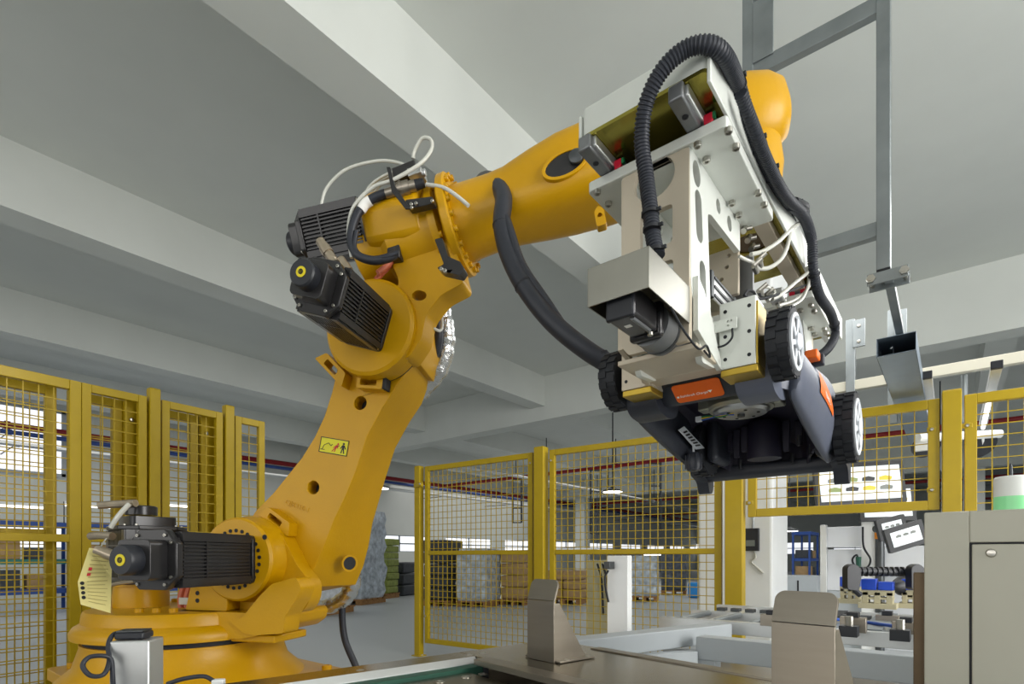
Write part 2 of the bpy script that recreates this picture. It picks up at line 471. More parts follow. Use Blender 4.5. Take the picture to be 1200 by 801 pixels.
# the taper: front outline at y=0, back outline at y=.245
n0 = len(front) + 40
for i, (a, z) in enumerate(back): m.v[i] = V((a, .245, z))
ua = m.build('upper_arm', RP, robot, bevel=.012, seg=3)
for hx, hz in ((.83, 1.709), (.617, 1.381)):
    m = MB(); m.cyl((hx, .06, hz), (hx, .07, hz), .028, n=20); m.build('hole_plug', 'black_rubber', ua)
p_ = V((.712, .10, 1.075)); nrm = V((.86, -.52, -.12)).normalized()
m = MB(); m.lathe([(.036, .016), (.036, .022), (.028, .022), (.027, .017)], p_, nrm, 24); m.build('hole_rim', RP, ua)
m = MB(); m.lathe([(.027, .015), (.027, .020)], p_, nrm, 24); m.build('side_hole', 'black_rubber', ua)  # flat black disc painted as the shaded inside of an open hole
# bosses on the arm front
lg_ = rl(329, 611, -.02)
for (a, z, dx, cap) in ((lg_.x, lg_.z, V((.83, 0, -.55)), 0), (.735, 1.835, V((.7, 0, -.72)), 0), (.90, 1.765, V((1, 0, -.12)), 1)):
    ex = dx.normalized(); ez = V((-ex.z, 0, ex.x))
    q = MB(); q.plate([rpoly([(-.085 if not cap else -.055, -.02), (.085 if not cap else .055, -.02), (.06 if not cap else .055, .03), (-.06 if not cap else -.055, .03)], .008, 3),
                       rrect(-.04, -.008, .03, .016, .006)], V((a, 0, z)), ex, ez, .055)
    lug = q.build('stop_lug', RP, ua, bevel=.004)
    if cap:
        q = MB(); q.box(V((a, -.028, z)) + ex * .058 + ez * .005, (.012, .05, .046), Matrix((ex, Y_, ez)).transposed()); q.build('stop_bumper', 'black_rubber', lug, bevel=.004)
# warning sticker: outline, red and black figure, arm sketch
so = rl(374, 512, -.0015); sx = (rl(413.5, 517.5, -.0015) - rl(380.5, 512, -.0015)); sw = sx.length; sx.normalize(); sz = V((-sx.z, 0, sx.x))
so = rl(373.5, 529, -.0012); sh = (rl(380.5, 512.2, -.0012) - so).length
shear = (rl(380.5, 512.2, -.0012) - so).dot(sx)
def stick(pts, nm, mt, dy, par):
    q = MB(); q.plate([pts], so + V((0, dy, 0)), sx, sz, .0006); return q.build(nm, mt, par, smooth=0)
st = stick([(0, 0), (sw, 0), (sw, sh), (0, sh)], 'warning_sticker', 'sticker_yellow', 0, ua)
for a, b, c, d in ((0, 0, sw, .003), (0, sh - .003, sw, sh), (0, 0, .003, sh), (sw - .003, 0, sw, sh)): stick([(a, b), (c, b), (c, d), (a, d)], 'sticker_border', 'black_print', -.0008, st)
def fig(x, y, s, mt, lean):
    q = MB()
    def seg(x0, y0, x1, y1, wd):
        d = V((x1 - x0, y1 - y0, 0)).normalized(); n = V((-d.y, d.x, 0)) * wd / 2
        pp = [(x + s * (c[0] + lean * c[1]), y + s * c[1]) for c in ((x0 + n.x, y0 + n.y), (x0 - n.x, y0 - n.y), (x1 - n.x, y1 - n.y), (x1 + n.x, y1 + n.y))]
        q.plate([pp], so + V((0, -.0008, 0)), sx, sz, .0006)
    q.plate([[(x + s * (c[0] + lean * .9), y + s * (c[1] + .9)) for c in circle(.11, 12)]], so + V((0, -.0008, 0)), sx, sz, .0006)
    seg(0, .40, 0, .78, .22); seg(-.05, .42, -.16, 0, .11); seg(.05, .42, .16, 0, .11); seg(-.08, .74, -.28, .42, .09); seg(.08, .74, .28, .42, .09)
    q.build('sticker_figure', mt, st, smooth=0)
fig(sw * .83, sh * .14, sh * .68, 'black_print', .0)
fig(sw * .50, sh * .16, sh * .58, 'red_print', .55)
q = MB()
for (x0, y0, x1, y1) in ((.1, .22, .16, .5), (.16, .5, .30, .66), (.30, .66, .40, .5), (.04, .2, .2, .2), (.40, .5, .44, .62), (.62, .52, .70, .60)):
    d = V(((x1 - x0) * sw, (y1 - y0) * sh, 0)).normalized(); n = V((-d.y, d.x, 0)) * .0012
    q.plate([[(x0 * sw + n.x, y0 * sh + n.y), (x0 * sw - n.x, y0 * sh - n.y), (x1 * sw - n.x, y1 * sh - n.y), (x1 * sw + n.x, y1 * sh + n.y)]], so + V((0, -.0008, 0)), sx, sz, .0006)
q.build('sticker_sketch', 'black_print', st, smooth=0)['kind'] = 'stuff'
# ---- elbow
m = MB(); m.lathe([(.168, -.115), (.180, -.105), (.182, -.06), (.176, -.05), (.176, -.01), (.172, -.005)], (J3.x, 0, J3.z), Y_, 56)
ed = m.build('elbow_drum', RP, robot, smooth=30)
m = MB(); m.lathe([(.174, -.006), (.174, .0)], (J3.x, 0, J3.z), Y_, 56); m.build('drum_gap', 'black_rubber', robot)
PIT = R_(11.0); E = V((math.cos(PIT), 0, math.sin(PIT))); EN = V((-math.sin(PIT), 0, math.cos(PIT)))
FL = V((1.242, 0, 2.345))
yy = -.085
out = [rl(px, py, yy) for px, py in [(392, 415), (383, 392), (405, 370), (455, 362), (468, 330), (455, 300), (437, 262), (447, 243), (505, 228), (527, 262), (540, 318), (544, 331), (517, 345), (499, 368), (494, 396), (478, 420)]]
hol = [rl(px, py, yy) for px, py in circle(8.5, 14, 491, 346, ry=6.0)]
m = MB(); m.plate([rpoly([(p.x, p.z) for p in out], .02, 3), [(p.x, p.z) for p in hol]], (0, yy, 0), X_, Z_, -.10)
eb = m.build('elbow_casting', RP, robot, bevel=.010)
m = MB(); m.plate([rpoly([(.86, 2.0), (1.08, 1.98), (1.12, 2.2), (.95, 2.3), (.84, 2.25)], .03, 3)], (0, .10, 0), X_, Z_, -.05); m.build('elbow_rear_web', RP, robot, bevel=.01)
def around(s0, prof, nm, mt, par, n=48):
    q = MB(); q.lathe(prof, FL + E * s0, E, n); return q.build(nm, mt, par, smooth=32)
around(-.40, [(.10, 0), (.118, .01), (.118, .12), (.138, .15), (.142, .34)], 'wrist_drive_housing', RP, robot)
around(-.075, [(.140, 0), (.155, .004), (.155, .03), (.145, .034)], 'fixed_flange', RP, robot)
fg = around(-.022, [(.168, 0), (.176, .006), (.176, .03), (.168, .036), (.140, .037)], 'rotating_flange', RP, robot)
for k in range(20):
    a = R_(k * 18); rr = .158
    d = Y_ * math.cos(a) + EN * math.sin(a)
    inst(BOLT_Y, 'flange_bolt', fg, FL + E * .015 + d * rr, E, scale=.0105)
    if k % 2 == 0: inst(BOLT_Y, 'flange_bolt', fg, FL - E * .045 + d * .149, E, scale=.010)
# ---- forearm: a tube that swells into a flat sided fork
def ringE(s, up, dn, wd, n=40, e=2.0, yo=0):
    out = []
    for k in range(n):
        t = 2 * math.pi * k / n; c, q = math.cos(t), math.sin(t)
        x = math.copysign(abs(c) ** (2 / e), c) * wd; y = math.copysign(abs(q) ** (2 / e), q) * (up if q > 0 else dn)
        out.append(FL + E * s + Y_ * (x + yo) + EN * y)
    return out
m = MB()
m.loft([ringE(.0, .132, .132, .132), ringE(.05, .128, .128, .128), ringE(.16, .122, .124, .124), ringE(.22, .116, .124, .126, e=2.3), ringE(.32, .122, .125, .14, e=3.0),
        ringE(.42, .128, .128, .15, e=3.6), ringE(.55, .126, .132, .155, e=4.0), ringE(.72, .12, .128, .155, e=4.0), ringE(.86, .11, .115, .15, e=3.4), ringE(.98, .10, .10, .14, e=2.8)])
fa = m.build('forearm', RP, robot, smooth=50)
# oval pocket in the near flank and its dark inside
hp = rl(662, 192, -.152)
exh = (E * .97 + EN * .10).normalized(); eyh = (EN - exh * EN.dot(exh)).normalized()
m = MB(); m.plate([circle(.080, 28, ry=.046), circle(.068, 28, ry=.036)], hp + V((0, .014, 0)), exh, eyh, .018); m.build('pocket_rim', RP, fa, bevel=.006)
m = MB(); m.plate([circle(.068, 28, ry=.036)], hp + V((0, .004, 0)), exh, eyh, .004); m.build('pocket', 'black_motor', fa)
m = MB(); m.lathe([(.024, 0), (.024, .01), (.018, .014)], hp + exh * .04 + V((0, -.004, 0)), -Y_, 18); pk = m.build('pocket_plug', 'dark_steel', fa)
lp = rl(704, 259, -.13)
m = MB(); m.plate([rpoly([(-.016, -.035), (.016, -.035), (.016, .015), (0, .032), (-.016, .015)], .008, 3), circle(.007, 10)], lp, E, EN, .035); m.build('hose_lug', RP, fa, bevel=.003)
# ---- wrist
m = MB()
m.loft([ringE(.90, .10, .105, .135, e=2.6), ringE(.98, .115, .12, .13, e=2.5), ringE(1.04, .12, .125, .12, e=2.4), ringE(1.10, .11, .115, .10, e=2.3), ringE(1.14, .085, .09, .075, e=2.2), ringE(1.155, .045, .05, .04)])
wr = m.build('wrist', RP, robot, smooth=60)
wc = V((2.266, .007, 0))
m = MB(); m.lathe([(.09, 2.46), (.10, 2.38), (.095, 2.33), (.095, 2.24)], wc, Z_, 36); m.build('tool_joint', RP, robot, smooth=40)
m = MB(); m.lathe([(.10, 2.24), (.10, 2.19), (.125, 2.19), (.125, 2.165)], wc, Z_, 36); m.build('tool_flange', 'steel_block', robot)
# ---- motors
def motor(nm, o, ax, up, L, wd, par, enc=True, conn=(), fins=9):
    """servo motor: flange at o, body runs along ax"""
    ax = V(ax).normalized(); M = frame_of(ax, up); ex, ey = M.col[0], M.col[1]; o = V(o); h = wd / 2
    q = MB(); q.plate([rpoly([(-h, -h), (h, -h), (h, h), (-h, h)], .02, 3)], o, ex, ey, .018); root = q.build(nm, 'black_motor', par, bevel=.002)
    # ribbed body
    q = MB(); g = wd * .44
    q.plate([rpoly([(-g, -g), (g, -g), (g, g), (-g, g)], .018, 2)], o + ax * .018, ex, ey, L * .70)
    q.build('motor_core', 'black_motor', root)
    q = MB()
    for sdir, tdir in ((ex, ey), (-ex, ey), (ey, ex), (-ey, ex)):
        for k in range(fins):
            t = (k - (fins - 1) / 2) / fins * wd * .66
            q.box(o + ax * (.024 + L * .34) + sdir * (g + .004) + tdir * t, (L * .66, .012, wd * .028), Matrix((ax, sdir, tdir)).transposed())
        for s in (-1, 1):
            q.box(o + ax * (.024 + L * .34) + sdir * (g + .002) + tdir * s * wd * .40, (L * .68, .018, wd * .13), Matrix((ax, sdir, tdir)).transposed())
        q.box(o + ax * (.024 + L * .46) + sdir * (g + .005) , (.006, .013, wd * .70), Matrix((ax, sdir, tdir)).transposed())
    q.build('cooling_fins', 'black_motor', root, smooth=0)
    # end plate and rear housing
    q = MB(); e = h * 1.06
    q.plate([[(-e, -e * .55), (-e * .55, -e), (e * .55, -e), (e, -e * .55), (e, e * .55), (e * .55, e), (-e * .55, e), (-e, e * .55)]], o + ax * (.018 + L * .70), ex, ey, L * .06)
    q.build('end_plate', 'black_motor', root, bevel=.004)
    q = MB(); e = h * .70
    q.plate([rpoly([(-e, -e), (e, -e), (e, e), (-e, e)], .02, 3)], o + ax * (.018 + L * .76), ex, ey, L * .14); q.build('brake_housing', 'black_motor', root, bevel=.004)
    if enc:
        q = MB(); q.lathe([(h * .52, 0), (h * .52, L * .09), (h * .47, L * .105)], o + ax * (.018 + L * .89), ax, 28); ec = q.build('encoder_cap', 'black_plastic', root)
        q = MB(); q.lathe([(h * .20, 0), (h * .20, .0015)], o + ax * (.0185 + L * .995), ax, 20); q.build('encoder_label', 'cap_yellow', ec)
        q = MB(); q.lathe([(h * .10, 0), (h * .10, .001), (h * .07, .001), (h * .07, 0)], o + ax * (.0200 + L * .995), ax, 16); q.build('label_mark', 'black_print', ec)
    for sx_, sy_ in ((1, 1), (1, -1), (-1, 1), (-1, -1)):
        inst(BOLT, 'flange_screw', root, o + ax * .018 + ex * sx_ * h * .84 + ey * sy_ * h * .84, ax, scale=.011)
        inst(BOLT, 'cover_screw', root, o + ax * (.018 + L * .76) + ex * sx_ * h * .86 + ey * sy_ * h * .60, ax, scale=.0055)
        inst(BOLT, 'cover_screw', root, o + ax * (.018 + L * .76) + ex * sx_ * h * .60 + ey * sy_ * h * .86, ax, scale=.0055)
    for (cs, cd, ct) in conn:                                         # position along the axis, side direction, tip direction
        cd = V(cd).normalized(); ct = V(ct).normalized()
        p = o + ax * (L * cs) + cd * (g + .004)
        q = MB(); q.cyl(p, p + cd * .03, .016, n=14); q.cyl(p + cd * .022 - ct * .014, p + cd * .022 + ct * .085, .0165, .015, 14)
        q.cyl(p + cd * .022 + ct * .03, p + cd * .022 + ct * .055, .0185, n=14)
        q.build('cable_connector', 'nickel', root)
    return root
motor('shoulder_motor', (J2.x, -.152, J2.z), -Y_, Z_, .46, .185, robot, conn=((.80, -X_ + Y_ * -.1, -X_ * .4 + V((0, -.2, .2))),), fins=10)
motor('elbow_motor', (J3.x + .0, -.113, J3.z), -Y_, V((.30, 0, .95)), .385, .165, robot, conn=((.72, V((.3, 0, .95)), V((-.55, 0, .8))), (.42, V((.3, 0, .95)), V((-.5, 0, .8)))))
motor('base_motor', (-.20, -.02, .985), Z_, V((.9, -.4, 0)), .30, .25, robot, enc=False, fins=12)
m = MB(); m.lathe([(.105, .885), (.105, .93), (.10, .975), (.115, .975), (.115, .988)], (-.20, -.05, 0), Z_, 40); m.build('base_motor_mount', RP, robot, smooth=40)
m = MB(); m.lathe([(.06, 1.28), (.06, 1.315), (.055, 1.32)], (-.20, -.05, 0), Z_, 32); m.build('encoder_housing', 'black_motor', robot)
m = MB(); m.tube([(-.30, -.16, 1.315), (-.24, -.13, 1.322), (-.15, -.12, 1.325)], .016, 10); m.build('cable_connector', 'nickel', robot)
m = MB(); m.tube([(-.16, -.14, 1.32), (-.18, -.17, 1.27), (-.21, -.18, 1.22)], .010, 8); m.build('cable', 'hose_clear', robot)
motor('forearm_motor', (.93, -.06, 2.36), V((-1, 0, -.05)), V((0, -.35, .94)), .35, .17, robot, enc=True, conn=())
m = MB(); m.lathe([(.12, 0), (.125, .03), (.13, .15), (.12, .22)], (.925, -.05, 2.345), V((1, 0, .05)), 8); m.build('motor_mount', RP, robot, bevel=.012)
# paper tag on the shoulder motor
t0 = rd(112, 640, 1.80); 
tp = [rd(104.5, 641.5, 1.78), rd(132, 647, 1.80), rd(130.5, 676, 1.80), rd(129.5, 718, 1.82), rd(94.5, 708, 1.76), rd(91, 682, 1.75)]
m = MB(); nn = (tp[1] - tp[0]).cross(tp[3] - tp[0]).normalized() * .0008
idx = tp + [p + nn for p in tp]
m.add(idx, [(0, 1, 2, 5), (5, 2, 3, 4), (6, 11, 8, 7), (11, 10, 9, 8)] + [(i, (i + 1) % 6, (i + 1) % 6 + 6, i + 6) for i in range(6)])
tg = m.build('paper_tag', 'tag_paper', robot, smooth=0); tg['label'] = 'creased yellow paper tag with small print'
m = MB()
def tagp(u, v): 
    a = tp[0].lerp(tp[1], u) if False else None
    lft = tp[0].lerp(tp[5], v / .5) if v < .5 else tp[5].lerp(tp[4], (v - .5) / .5)
    rgt = tp[1].lerp(tp[2], v / .45) if v < .45 else tp[2].lerp(tp[3], (v - .45) / .55)
    return lft.lerp(rgt, u)
side = -nn.normalized() if nn.dot(w2r(CP) - tp[0]) < 0 else nn.normalized()
for k in range(13):
    v = .10 + k * .065; u0 = .28 if k > 4 else .22; u1 = .9 - random.random() * .15
    a, b = tagp(u0, v), tagp(u1, v); dn = (tagp(u0, v + .012) - a)
    m.add([a + side * .0022, b + side * .0022, b + dn + side * .0022, a + dn + side * .0022], [(0, 1, 2, 3)])
m.build('tag_print', 'tag_ink', tg, smooth=0)['kind'] = 'stuff'
m = MB()
for v in (.52, .62, .72, .82):
    a = tagp(.14, v); m.lathe([(.006, 0), (.006, .0006)], a + side * .0022, side, 12)
m.build('tag_symbols', 'black_print', tg, smooth=0)
m = MB()
for v in (.28, .36):
    a, b = tagp(.22, v), tagp(.34, v); dn = tagp(.22, v + .05) - a
    m.add([a + side * .0022, b + side * .0022, b + dn + side * .0022, a + dn + side * .0022], [(0, 1, 2, 3)])
m.build('tag_stamp', 'red_print', tg, smooth=0)
m = MB(); m.tube([rd(116, 645, 1.80), rd(122, 634, 1.9), rd(128, 628, 1.95)], .0025, 6); m.build('tag_cord', 'hose_clear', tg)
m = MB(); m.tube([rl(106, 628, -.42), rl(117, 627, -.42), rl(132, 628, -.42)], .014, 10); m.build('cable_connector', 'nickel', robot)
m = MB(); m.tube([rl(118, 690, -.45), rl(135, 684, -.43), rl(160, 680, -.38)], .007, 8); m.build('cable', 'nickel', robot)
# orange hoses at the back of the bracket
for k, dx in enumerate((0, 7)):
    m = MB(); m.tube([rl(213 + dx, 716, -.06), rl(212 + dx, 700, -.06), rl(215 + dx, 684, -.06), rl(200 + dx, 678, -.10)], .013, 10); m.build('coolant_hose', 'hose_orange', robot)
m = MB(); m.tube([rl(175, 682, -.3), rl(190, 686, -.25), rl(210, 684, -.18)], .014, 10); m.build('coolant_hose', 'hose_orange', robot)
m = MB(); m.box(rl(216, 704, -.085), (.055, .004, .03)); m.build('hose_tie', 'hose_clear', robot, bevel=.002)
# ---- black hose wrapped over the forearm and led to the gripper
hp_ = [rd(*p) for p in [(566, 268, 2.25), (559, 232, 2.20), (566, 213, 2.08), (580, 214, 1.95), (590, 232, 1.87), (588, 262, 1.83), (596, 298, 1.80), (616, 338, 1.77), (648, 378, 1.74), (690, 412, 1.72), (724, 431, 1.74), (745, 438, 1.80)]]
m = MB(); m.tube(hp_, .030, 14, 8); dh = m.build('black_sleeved_hose', 'hose_black', robot, smooth=60)
for (px, py, d) in ((588, 262, 1.83), (613, 333, 1.775), (702, 418, 1.725)):
    c = rd(px, py, d); c2 = rd(px + 6, py + 9, d - .005) if py > 300 else rd(px + 1, py + 10, d)
    q = MB(); q.cyl(c, c + (c2 - c).normalized() * .008, .032, n=16); q.build('hose_tie', 'black_rubber', dh)
m = MB(); m.tube([rd(*p) for p in [(588, 240, 1.845), (598, 270, 1.80), (612, 310, 1.775), (640, 352, 1.75), (664, 388, 1.735)]], .014, 8, 8); m.build('loose_cable', 'hose_black', dh, smooth=60)
# ---- silver foil sleeve behind the elbow and under the arm
def crumple(r): return lambda i, mm: r * (1 + .05 * math.sin(i * .9) + .04 * math.sin(i * 1.37 + 1))
m = MB(); m.tube([rl(510, 345, .16), rl(519, 372, .20), rl(522, 400, .22), rl(515, 430, .24), rl(498, 452, .27), rl(480, 470, .30), rl(450, 520, .34)], .030, 14, 12, crumple(.042)); m.build('foil_sleeve', 'foil', robot, smooth=50)
m = MB(); m.tube([rl(512, 350, .12), rl(513, 375, .14), rl(513, 400, .16), rl(505, 425, .19), rl(490, 448, .24)], .02, 10, 8); m.build('black_cable', 'hose_black', robot, smooth=60)
m = MB(); m.tube([rl(325, 700, .34), rl(350, 709, .34), rl(380, 711, .33), rl(402, 702, .32), rl(412, 688, .30), rl(414, 672, .28)], .034, 14, 10, crumple(.036)); m.build('foil_sleeve', 'foil', robot, smooth=50)
m = MB(); m.tube([rl(428, 640, .34), rl(405, 690, .34), rl(401, 715, .34), rl(404, 748, .34), rl(416, 778, .34), rl(425, 800, .36), rl(430, 840, .4)], .016, 10, 8); m.build('black_cable', 'hose_black', robot, smooth=60)
m = MB(); m.tube([rl(495, 376, .02), rl(507, 384, .0), rl(517, 386, .05), rl(518, 365, .12)], .006, 8, 8); m.build('clear_tube', 'hose_clear', robot, smooth=60)
# ---- clutter on the elbow: clear air tubes, cable with silver plug, brackets
def ctube(pts, r, mt='hose_clear', nm='air_tube'):
    q = MB(); q.tube([rl(*p) for p in pts], r, 8, 8); return q.build(nm, mt, robot, smooth=60)
ctube([(376, 242, -.14), (383, 220, -.14), (405, 199, -.14), (440, 189, -.13), (468, 191, -.12), (492, 203, -.1)], .0058)
ctube([(412, 302, -.2), (408, 272, -.2), (414, 243, -.2), (436, 220, -.2), (462, 210, -.2), (492, 192, -.18), (505, 176, -.16), (505, 164, -.16), (495, 162, -.16), (486, 176, -.15), (484, 186, -.15)], .0065)
ctube([(420, 245, -.1), (432, 220, -.1), (450, 206, -.1), (470, 200, -.1), (486, 208, -.1)], .0055)
ctube([(428, 240, -.08), (438, 220, -.08), (452, 209, -.08), (474, 203, -.08)], .0055)
ctube([(434, 236, -.06), (444, 218, -.06), (460, 205, -.06), (478, 198, -.06)], .006)
ctube([(500, 216, -.16), (520, 220, -.17), (536, 230, -.17), (549, 241, -.17)], .007)
ctube([(535, 218, .0), (545, 222, .02), (556, 224, .05)], .008)
ctube([(466, 224, -.17), (448, 228, -.18), (430, 237, -.19), (417, 255, -.2), (411, 280, -.2), (418, 298, -.2), (436, 305, -.19), (452, 303, -.18), (464, 298, -.16)], .0155, 'hose_black', 'sensor_cable')
ctube([(418, 270, -.205), (416, 290, -.205), (428, 302, -.2), (450, 301, -.19), (466, 296, -.17)], .008, 'hose_black', 'sensor_cable')
m = MB(); m.tube([rl(423, 246, -.195), rl(428, 239, -.192), rl(434, 235, -.19)], .0175, 12, 4); m.build('cable_label', 'white_print', robot, smooth=60)
p0, p1 = rl(452, 227, -.18), rl(497, 214, -.16); dd = (p1 - p0)
q = MB(); q.cyl(p0, p0 + dd * .3, .016, .018, 14); q.cyl(p0 + dd * .3, p0 + dd * .62, .024, n=16); q.cyl(p0 + dd * .38, p0 + dd * .44, .027, n=16); q.cyl(p0 + dd * .62, p0 + dd * .78, .019, n=14); pl = q.build('cable_plug', 'stainless', robot)
q = MB(); q.cyl(p0 + dd * .78, p1, .018, .015, 14); q.build('plug_boot', 'black_rubber', pl)
q = MB(); q.plate([[(p.x, p.z) for p in [rl(px, py, -.2) for px, py in [(454, 197), (458, 197), (463, 218), (478, 240), (484, 246), (476, 246), (460, 226)]]]], (0, -.2, 0), X_, Z_, .008); pb = q.build('plug_bracket', 'black_motor', robot, bevel=.002)
q = MB(); q.plate([rpoly([(p.x, p.z) for p in [rl(px, py, -.19) for px, py in [(476, 236), (508, 232), (510, 240), (480, 247)]]], .006, 2)], (0, -.17, 0), X_, Z_, .03); cl = q.build('tube_clamp', 'black_motor', robot, bevel=.003)
for px, py in ((482.5, 240), (488, 239), (483, 244), (507, 236)): inst(BOLT, 'clamp_screw', cl, rl(px, py, -.201), -Y_, scale=.006)
q = MB(); q.plate([rpoly([(p.x, p.z) for p in [rl(px, py, -.2) for px, py in [(511, 283), (520, 281), (527, 303), (541, 309), (546, 318), (541, 325), (519, 320), (514, 316), (522, 312)]]], .005, 2)], (0, -.175, 0), X_, Z_, .04); cl = q.build('tube_clamp', 'black_motor', robot, bevel=.004)
for px, py in ((518, 316), (522, 318)): inst(BOLT, 'clamp_screw', cl, rl(px, py, -.212), -Y_, scale=.007)
q = MB(); q.box(rl(478, 207, -.12), (.09, .07, .05), Matrix.Rotation(R_(-10), 3, 'Y')); vb = q.build('valve_block', 'black_motor', robot, bevel=.004)
q = MB(); q.box(rl(489, 206, -.14), (.05, .06, .028), Matrix.Rotation(R_(-10), 3, 'Y')); q.cyl(rl(494, 203, -.15), rl(499, 202, -.15), .012, n=12); q.build('valve_fittings', 'aluminium', vb, bevel=.002)
q = MB(); q.box(rl(484, 200, -.15), (.015, .01, .012)); q.build('valve_button', 'red_plastic', vb)
ctube([(443, 320, -.12), (455, 310, -.10), (462, 300, -.09)], .012, 'hose_orange', 'power_cable')
ctube([(440, 328, -.10), (452, 316, -.08), (463, 304, -.07)], .010, 'hose_orange', 'power_cable')
m = MB(); m.box(rl(465, 298, -.09), (.05, .06, .06)); m.build('junction_block', 'black_motor', robot, bevel=.004)
# ================================================================== the gripper (aligned with the hall)
GO = (-.52, 1.77, 2.06)
grip = thing('robot_gripper', 'white plate gripper with long slide base bolted under the robot wrist', 'gripper', GO)
PW, PB = 'plate_white', 'plate_beige'
GX0, GX1, GY0, GY1, GZ = -.665, -.377, 1.077, 2.72, 2.06
# base: frame of solid ends and open middle, white sides, zinc yellow underside with the robot's reflection put into its olive colour
m = MB(); m.plate([rrect(GX0, GY0, GX1, GY1, .012), rrect(-.60, 2.02, -.44, 2.40, .01), circle(.055, 24, -.48, 1.76)], (0, 0, GZ), X_, Y_, .008); m.build('base_underside', 'plate_olive', grip)
m = MB(); m.plate([rrect(GX0, GY0, GX1, GY1, .012), rrect(-.60, 2.02, -.44, 2.40, .01)], (0, 0, GZ + .008), X_, Y_, .060); m.build('slide_base', PW, grip, bevel=.004)
m = MB(); m.plate([circle(.054, 24, -.48, 1.76)], (0, 0, GZ + .004), X_, Y_, .004); m.build('flange_recess', 'brown_steel', grip)
for x, zc_, hz_ in ((GX0 - .004, GZ + .03, .055), (GX1 + .004, GZ + .02, .09)):
    q = MB(); q.box((x, (GY0 + GY1) / 2, zc_), (.008, GY1 - GY0, hz_)); q.build('base_side_rail', PW, grip, bevel=.002)
m = MB(); m.lathe([(.125, 2.128), (.125, 2.165)], (-.517, 1.90, 0), Z_, 30); m.build('tool_adapter', 'steel_block', grip)
# slide rails under the base with dark end blocks
for x in (-.640, -.425):
    q = MB(); q.box((x, (GY0 + GY1) / 2, GZ - .012), (.020, GY1 - GY0 - .01, .024)); rl_ = q.build('slide_rail', 'aluminium', grip, bevel=.003)
    q = MB(); q.box((x - .012, 1.118, GZ - .018), (.032, .105, .034)); eb_ = q.build('end_stop', 'steel_block', grip, bevel=.004)
    inst(SOCK, 'stop_screw', eb_, (x - .012, 1.12, GZ - .035), -Z_, scale=.007)
for (y0, y1, nm) in ((1.165, 1.57, 'near'), (2.12, 2.53, 'far')):
    ym = (y0 + y1) / 2
    for x in (-.640, -.425):
        for yb in (y0 + .06, y1 - .06):
            q = MB(); q.box((x, yb, GZ - .02), (.052, .09, .032)); q.build('slide_carriage', 'steel_block', grip, bevel=.003)
            for dy in (-.050, .050):
                for dx in (-.018, .018):
                    q = MB(); q.box((x + dx, yb + dy, GZ - .022), (.018, .012, .022)); q.build('carriage_seal', 'red_plastic', grip, bevel=.002)
                q = MB(); q.box((x + .03, yb + dy, GZ - .018), (.006, .008, .012)); q.build('grease_nipple', 'green_plastic', grip)
near = MB(); near.plate([rpoly([(-.702, 1.165), (-.365, 1.165), (-.372, 1.575), (-.702, 1.56)], .01, 2)], (0, 0, 2.000), X_, Y_, .024)
near = near.build('jaw_top_plate', PW, grip, bevel=.002)
for px, py in ((853.7, 150.6), (862.4, 169.9), (817.5, 167.4), (828, 185), (888.6, 224), (895.6, 238), (858, 236), (865.6, 250), (700, 223), (713, 237)):
    inst(BOLT, 'socket_bolt', near, onZ(px, py, 2.0), -Z_, scale=.0085)
far = MB(); far.plate([rpoly([(-.70, 2.12), (-.372, 2.12), (-.372, 2.53), (-.70, 2.53)], .01, 2)], (0, 0, 2.000), X_, Y_, .024)
far = far.build('jaw_top_plate', PW, grip, bevel=.002)
for (x, y) in ((-.392, 2.18), (-.392, 2.24), (-.392, 2.44), (-.392, 2.49), (-.43, 2.40), (-.43, 2.47), (-.43, 2.2), (-.66, 2.2), (-.66, 2.45)): inst(BOLT, 'socket_bolt', far, (x, y, 2.0), -Z_, scale=.010)
# near jaw: front plate with round and square window
FY = 1.172
def fy(px, py): p = onY(px, py, FY); return (p.x, p.z)
fpl = [(-.613, 2.0), (-.613, 1.60), (-.595, 1.575), (-.448, 1.575), (-.448, 2.0)]
hc = fy(766, 209)
ho = circle(.050, 28, hc[0], hc[1], ry=.046)
a, b = fy(750, 268), fy(788, 268); c0, c1 = fy(769, 290), fy(769, 246)
sq = rrect(a[0], c0[1], b[0], c1[1], .008)
a2, b2 = fy(752, 320), fy(789, 320); c2, c3 = fy(769, 345), fy(769, 310)
sq2 = rrect(a2[0], c2[1], b2[0], c3[1], .008)
m = MB(); m.plate([rpoly(fpl, .008, 3), ho, sq, sq2], (0, FY + .016, 0), X_, Z_, .016); fp = m.build('front_plate', PB, grip, bevel=.0015)
# side webs with slots
WXs = (-.447, -.613 + .014)
def wx(px, py): p = onX(px, py, -.447); return (p.y, p.z)
web = [wx(806.5, 164), wx(867, 251), wx(867.5, 284), wx(833.5, 237), wx(829.5, 241), wx(833, 372), wx(843, 392), wx(838, 432), wx(823, 424), wx(810, 335)]
web[0] = (FY + .001, 2.0); web[1] = (web[1][0], 2.0); web[2] = (web[2][0], 1.925); web[3] = (web[3][0], 1.915); web[4] = (web[4][0], 1.905)
def slot(cx0, cy0, cx1, cy1, r, n=8):
    p0 = V(wx(cx0, cy0)); p1 = V(wx(cx1, cy1)); d = (p1 - p0).normalized(); nn_ = V((-d.y, d.x)); out_ = []
    for k in range(n + 1):
        t = R_(-90 + 180 * k / n); q_ = p1 + d * r * math.cos(t) + nn_ * r * math.sin(t); out_.append((q_.x, q_.y))
    for k in range(n + 1):
        t = R_(90 + 180 * k / n); q_ = p0 + d * r * math.cos(t) + nn_ * r * math.sin(t); out_.append((q_.x, q_.y))
    return out_
cc = [wx(815.7, 196)]
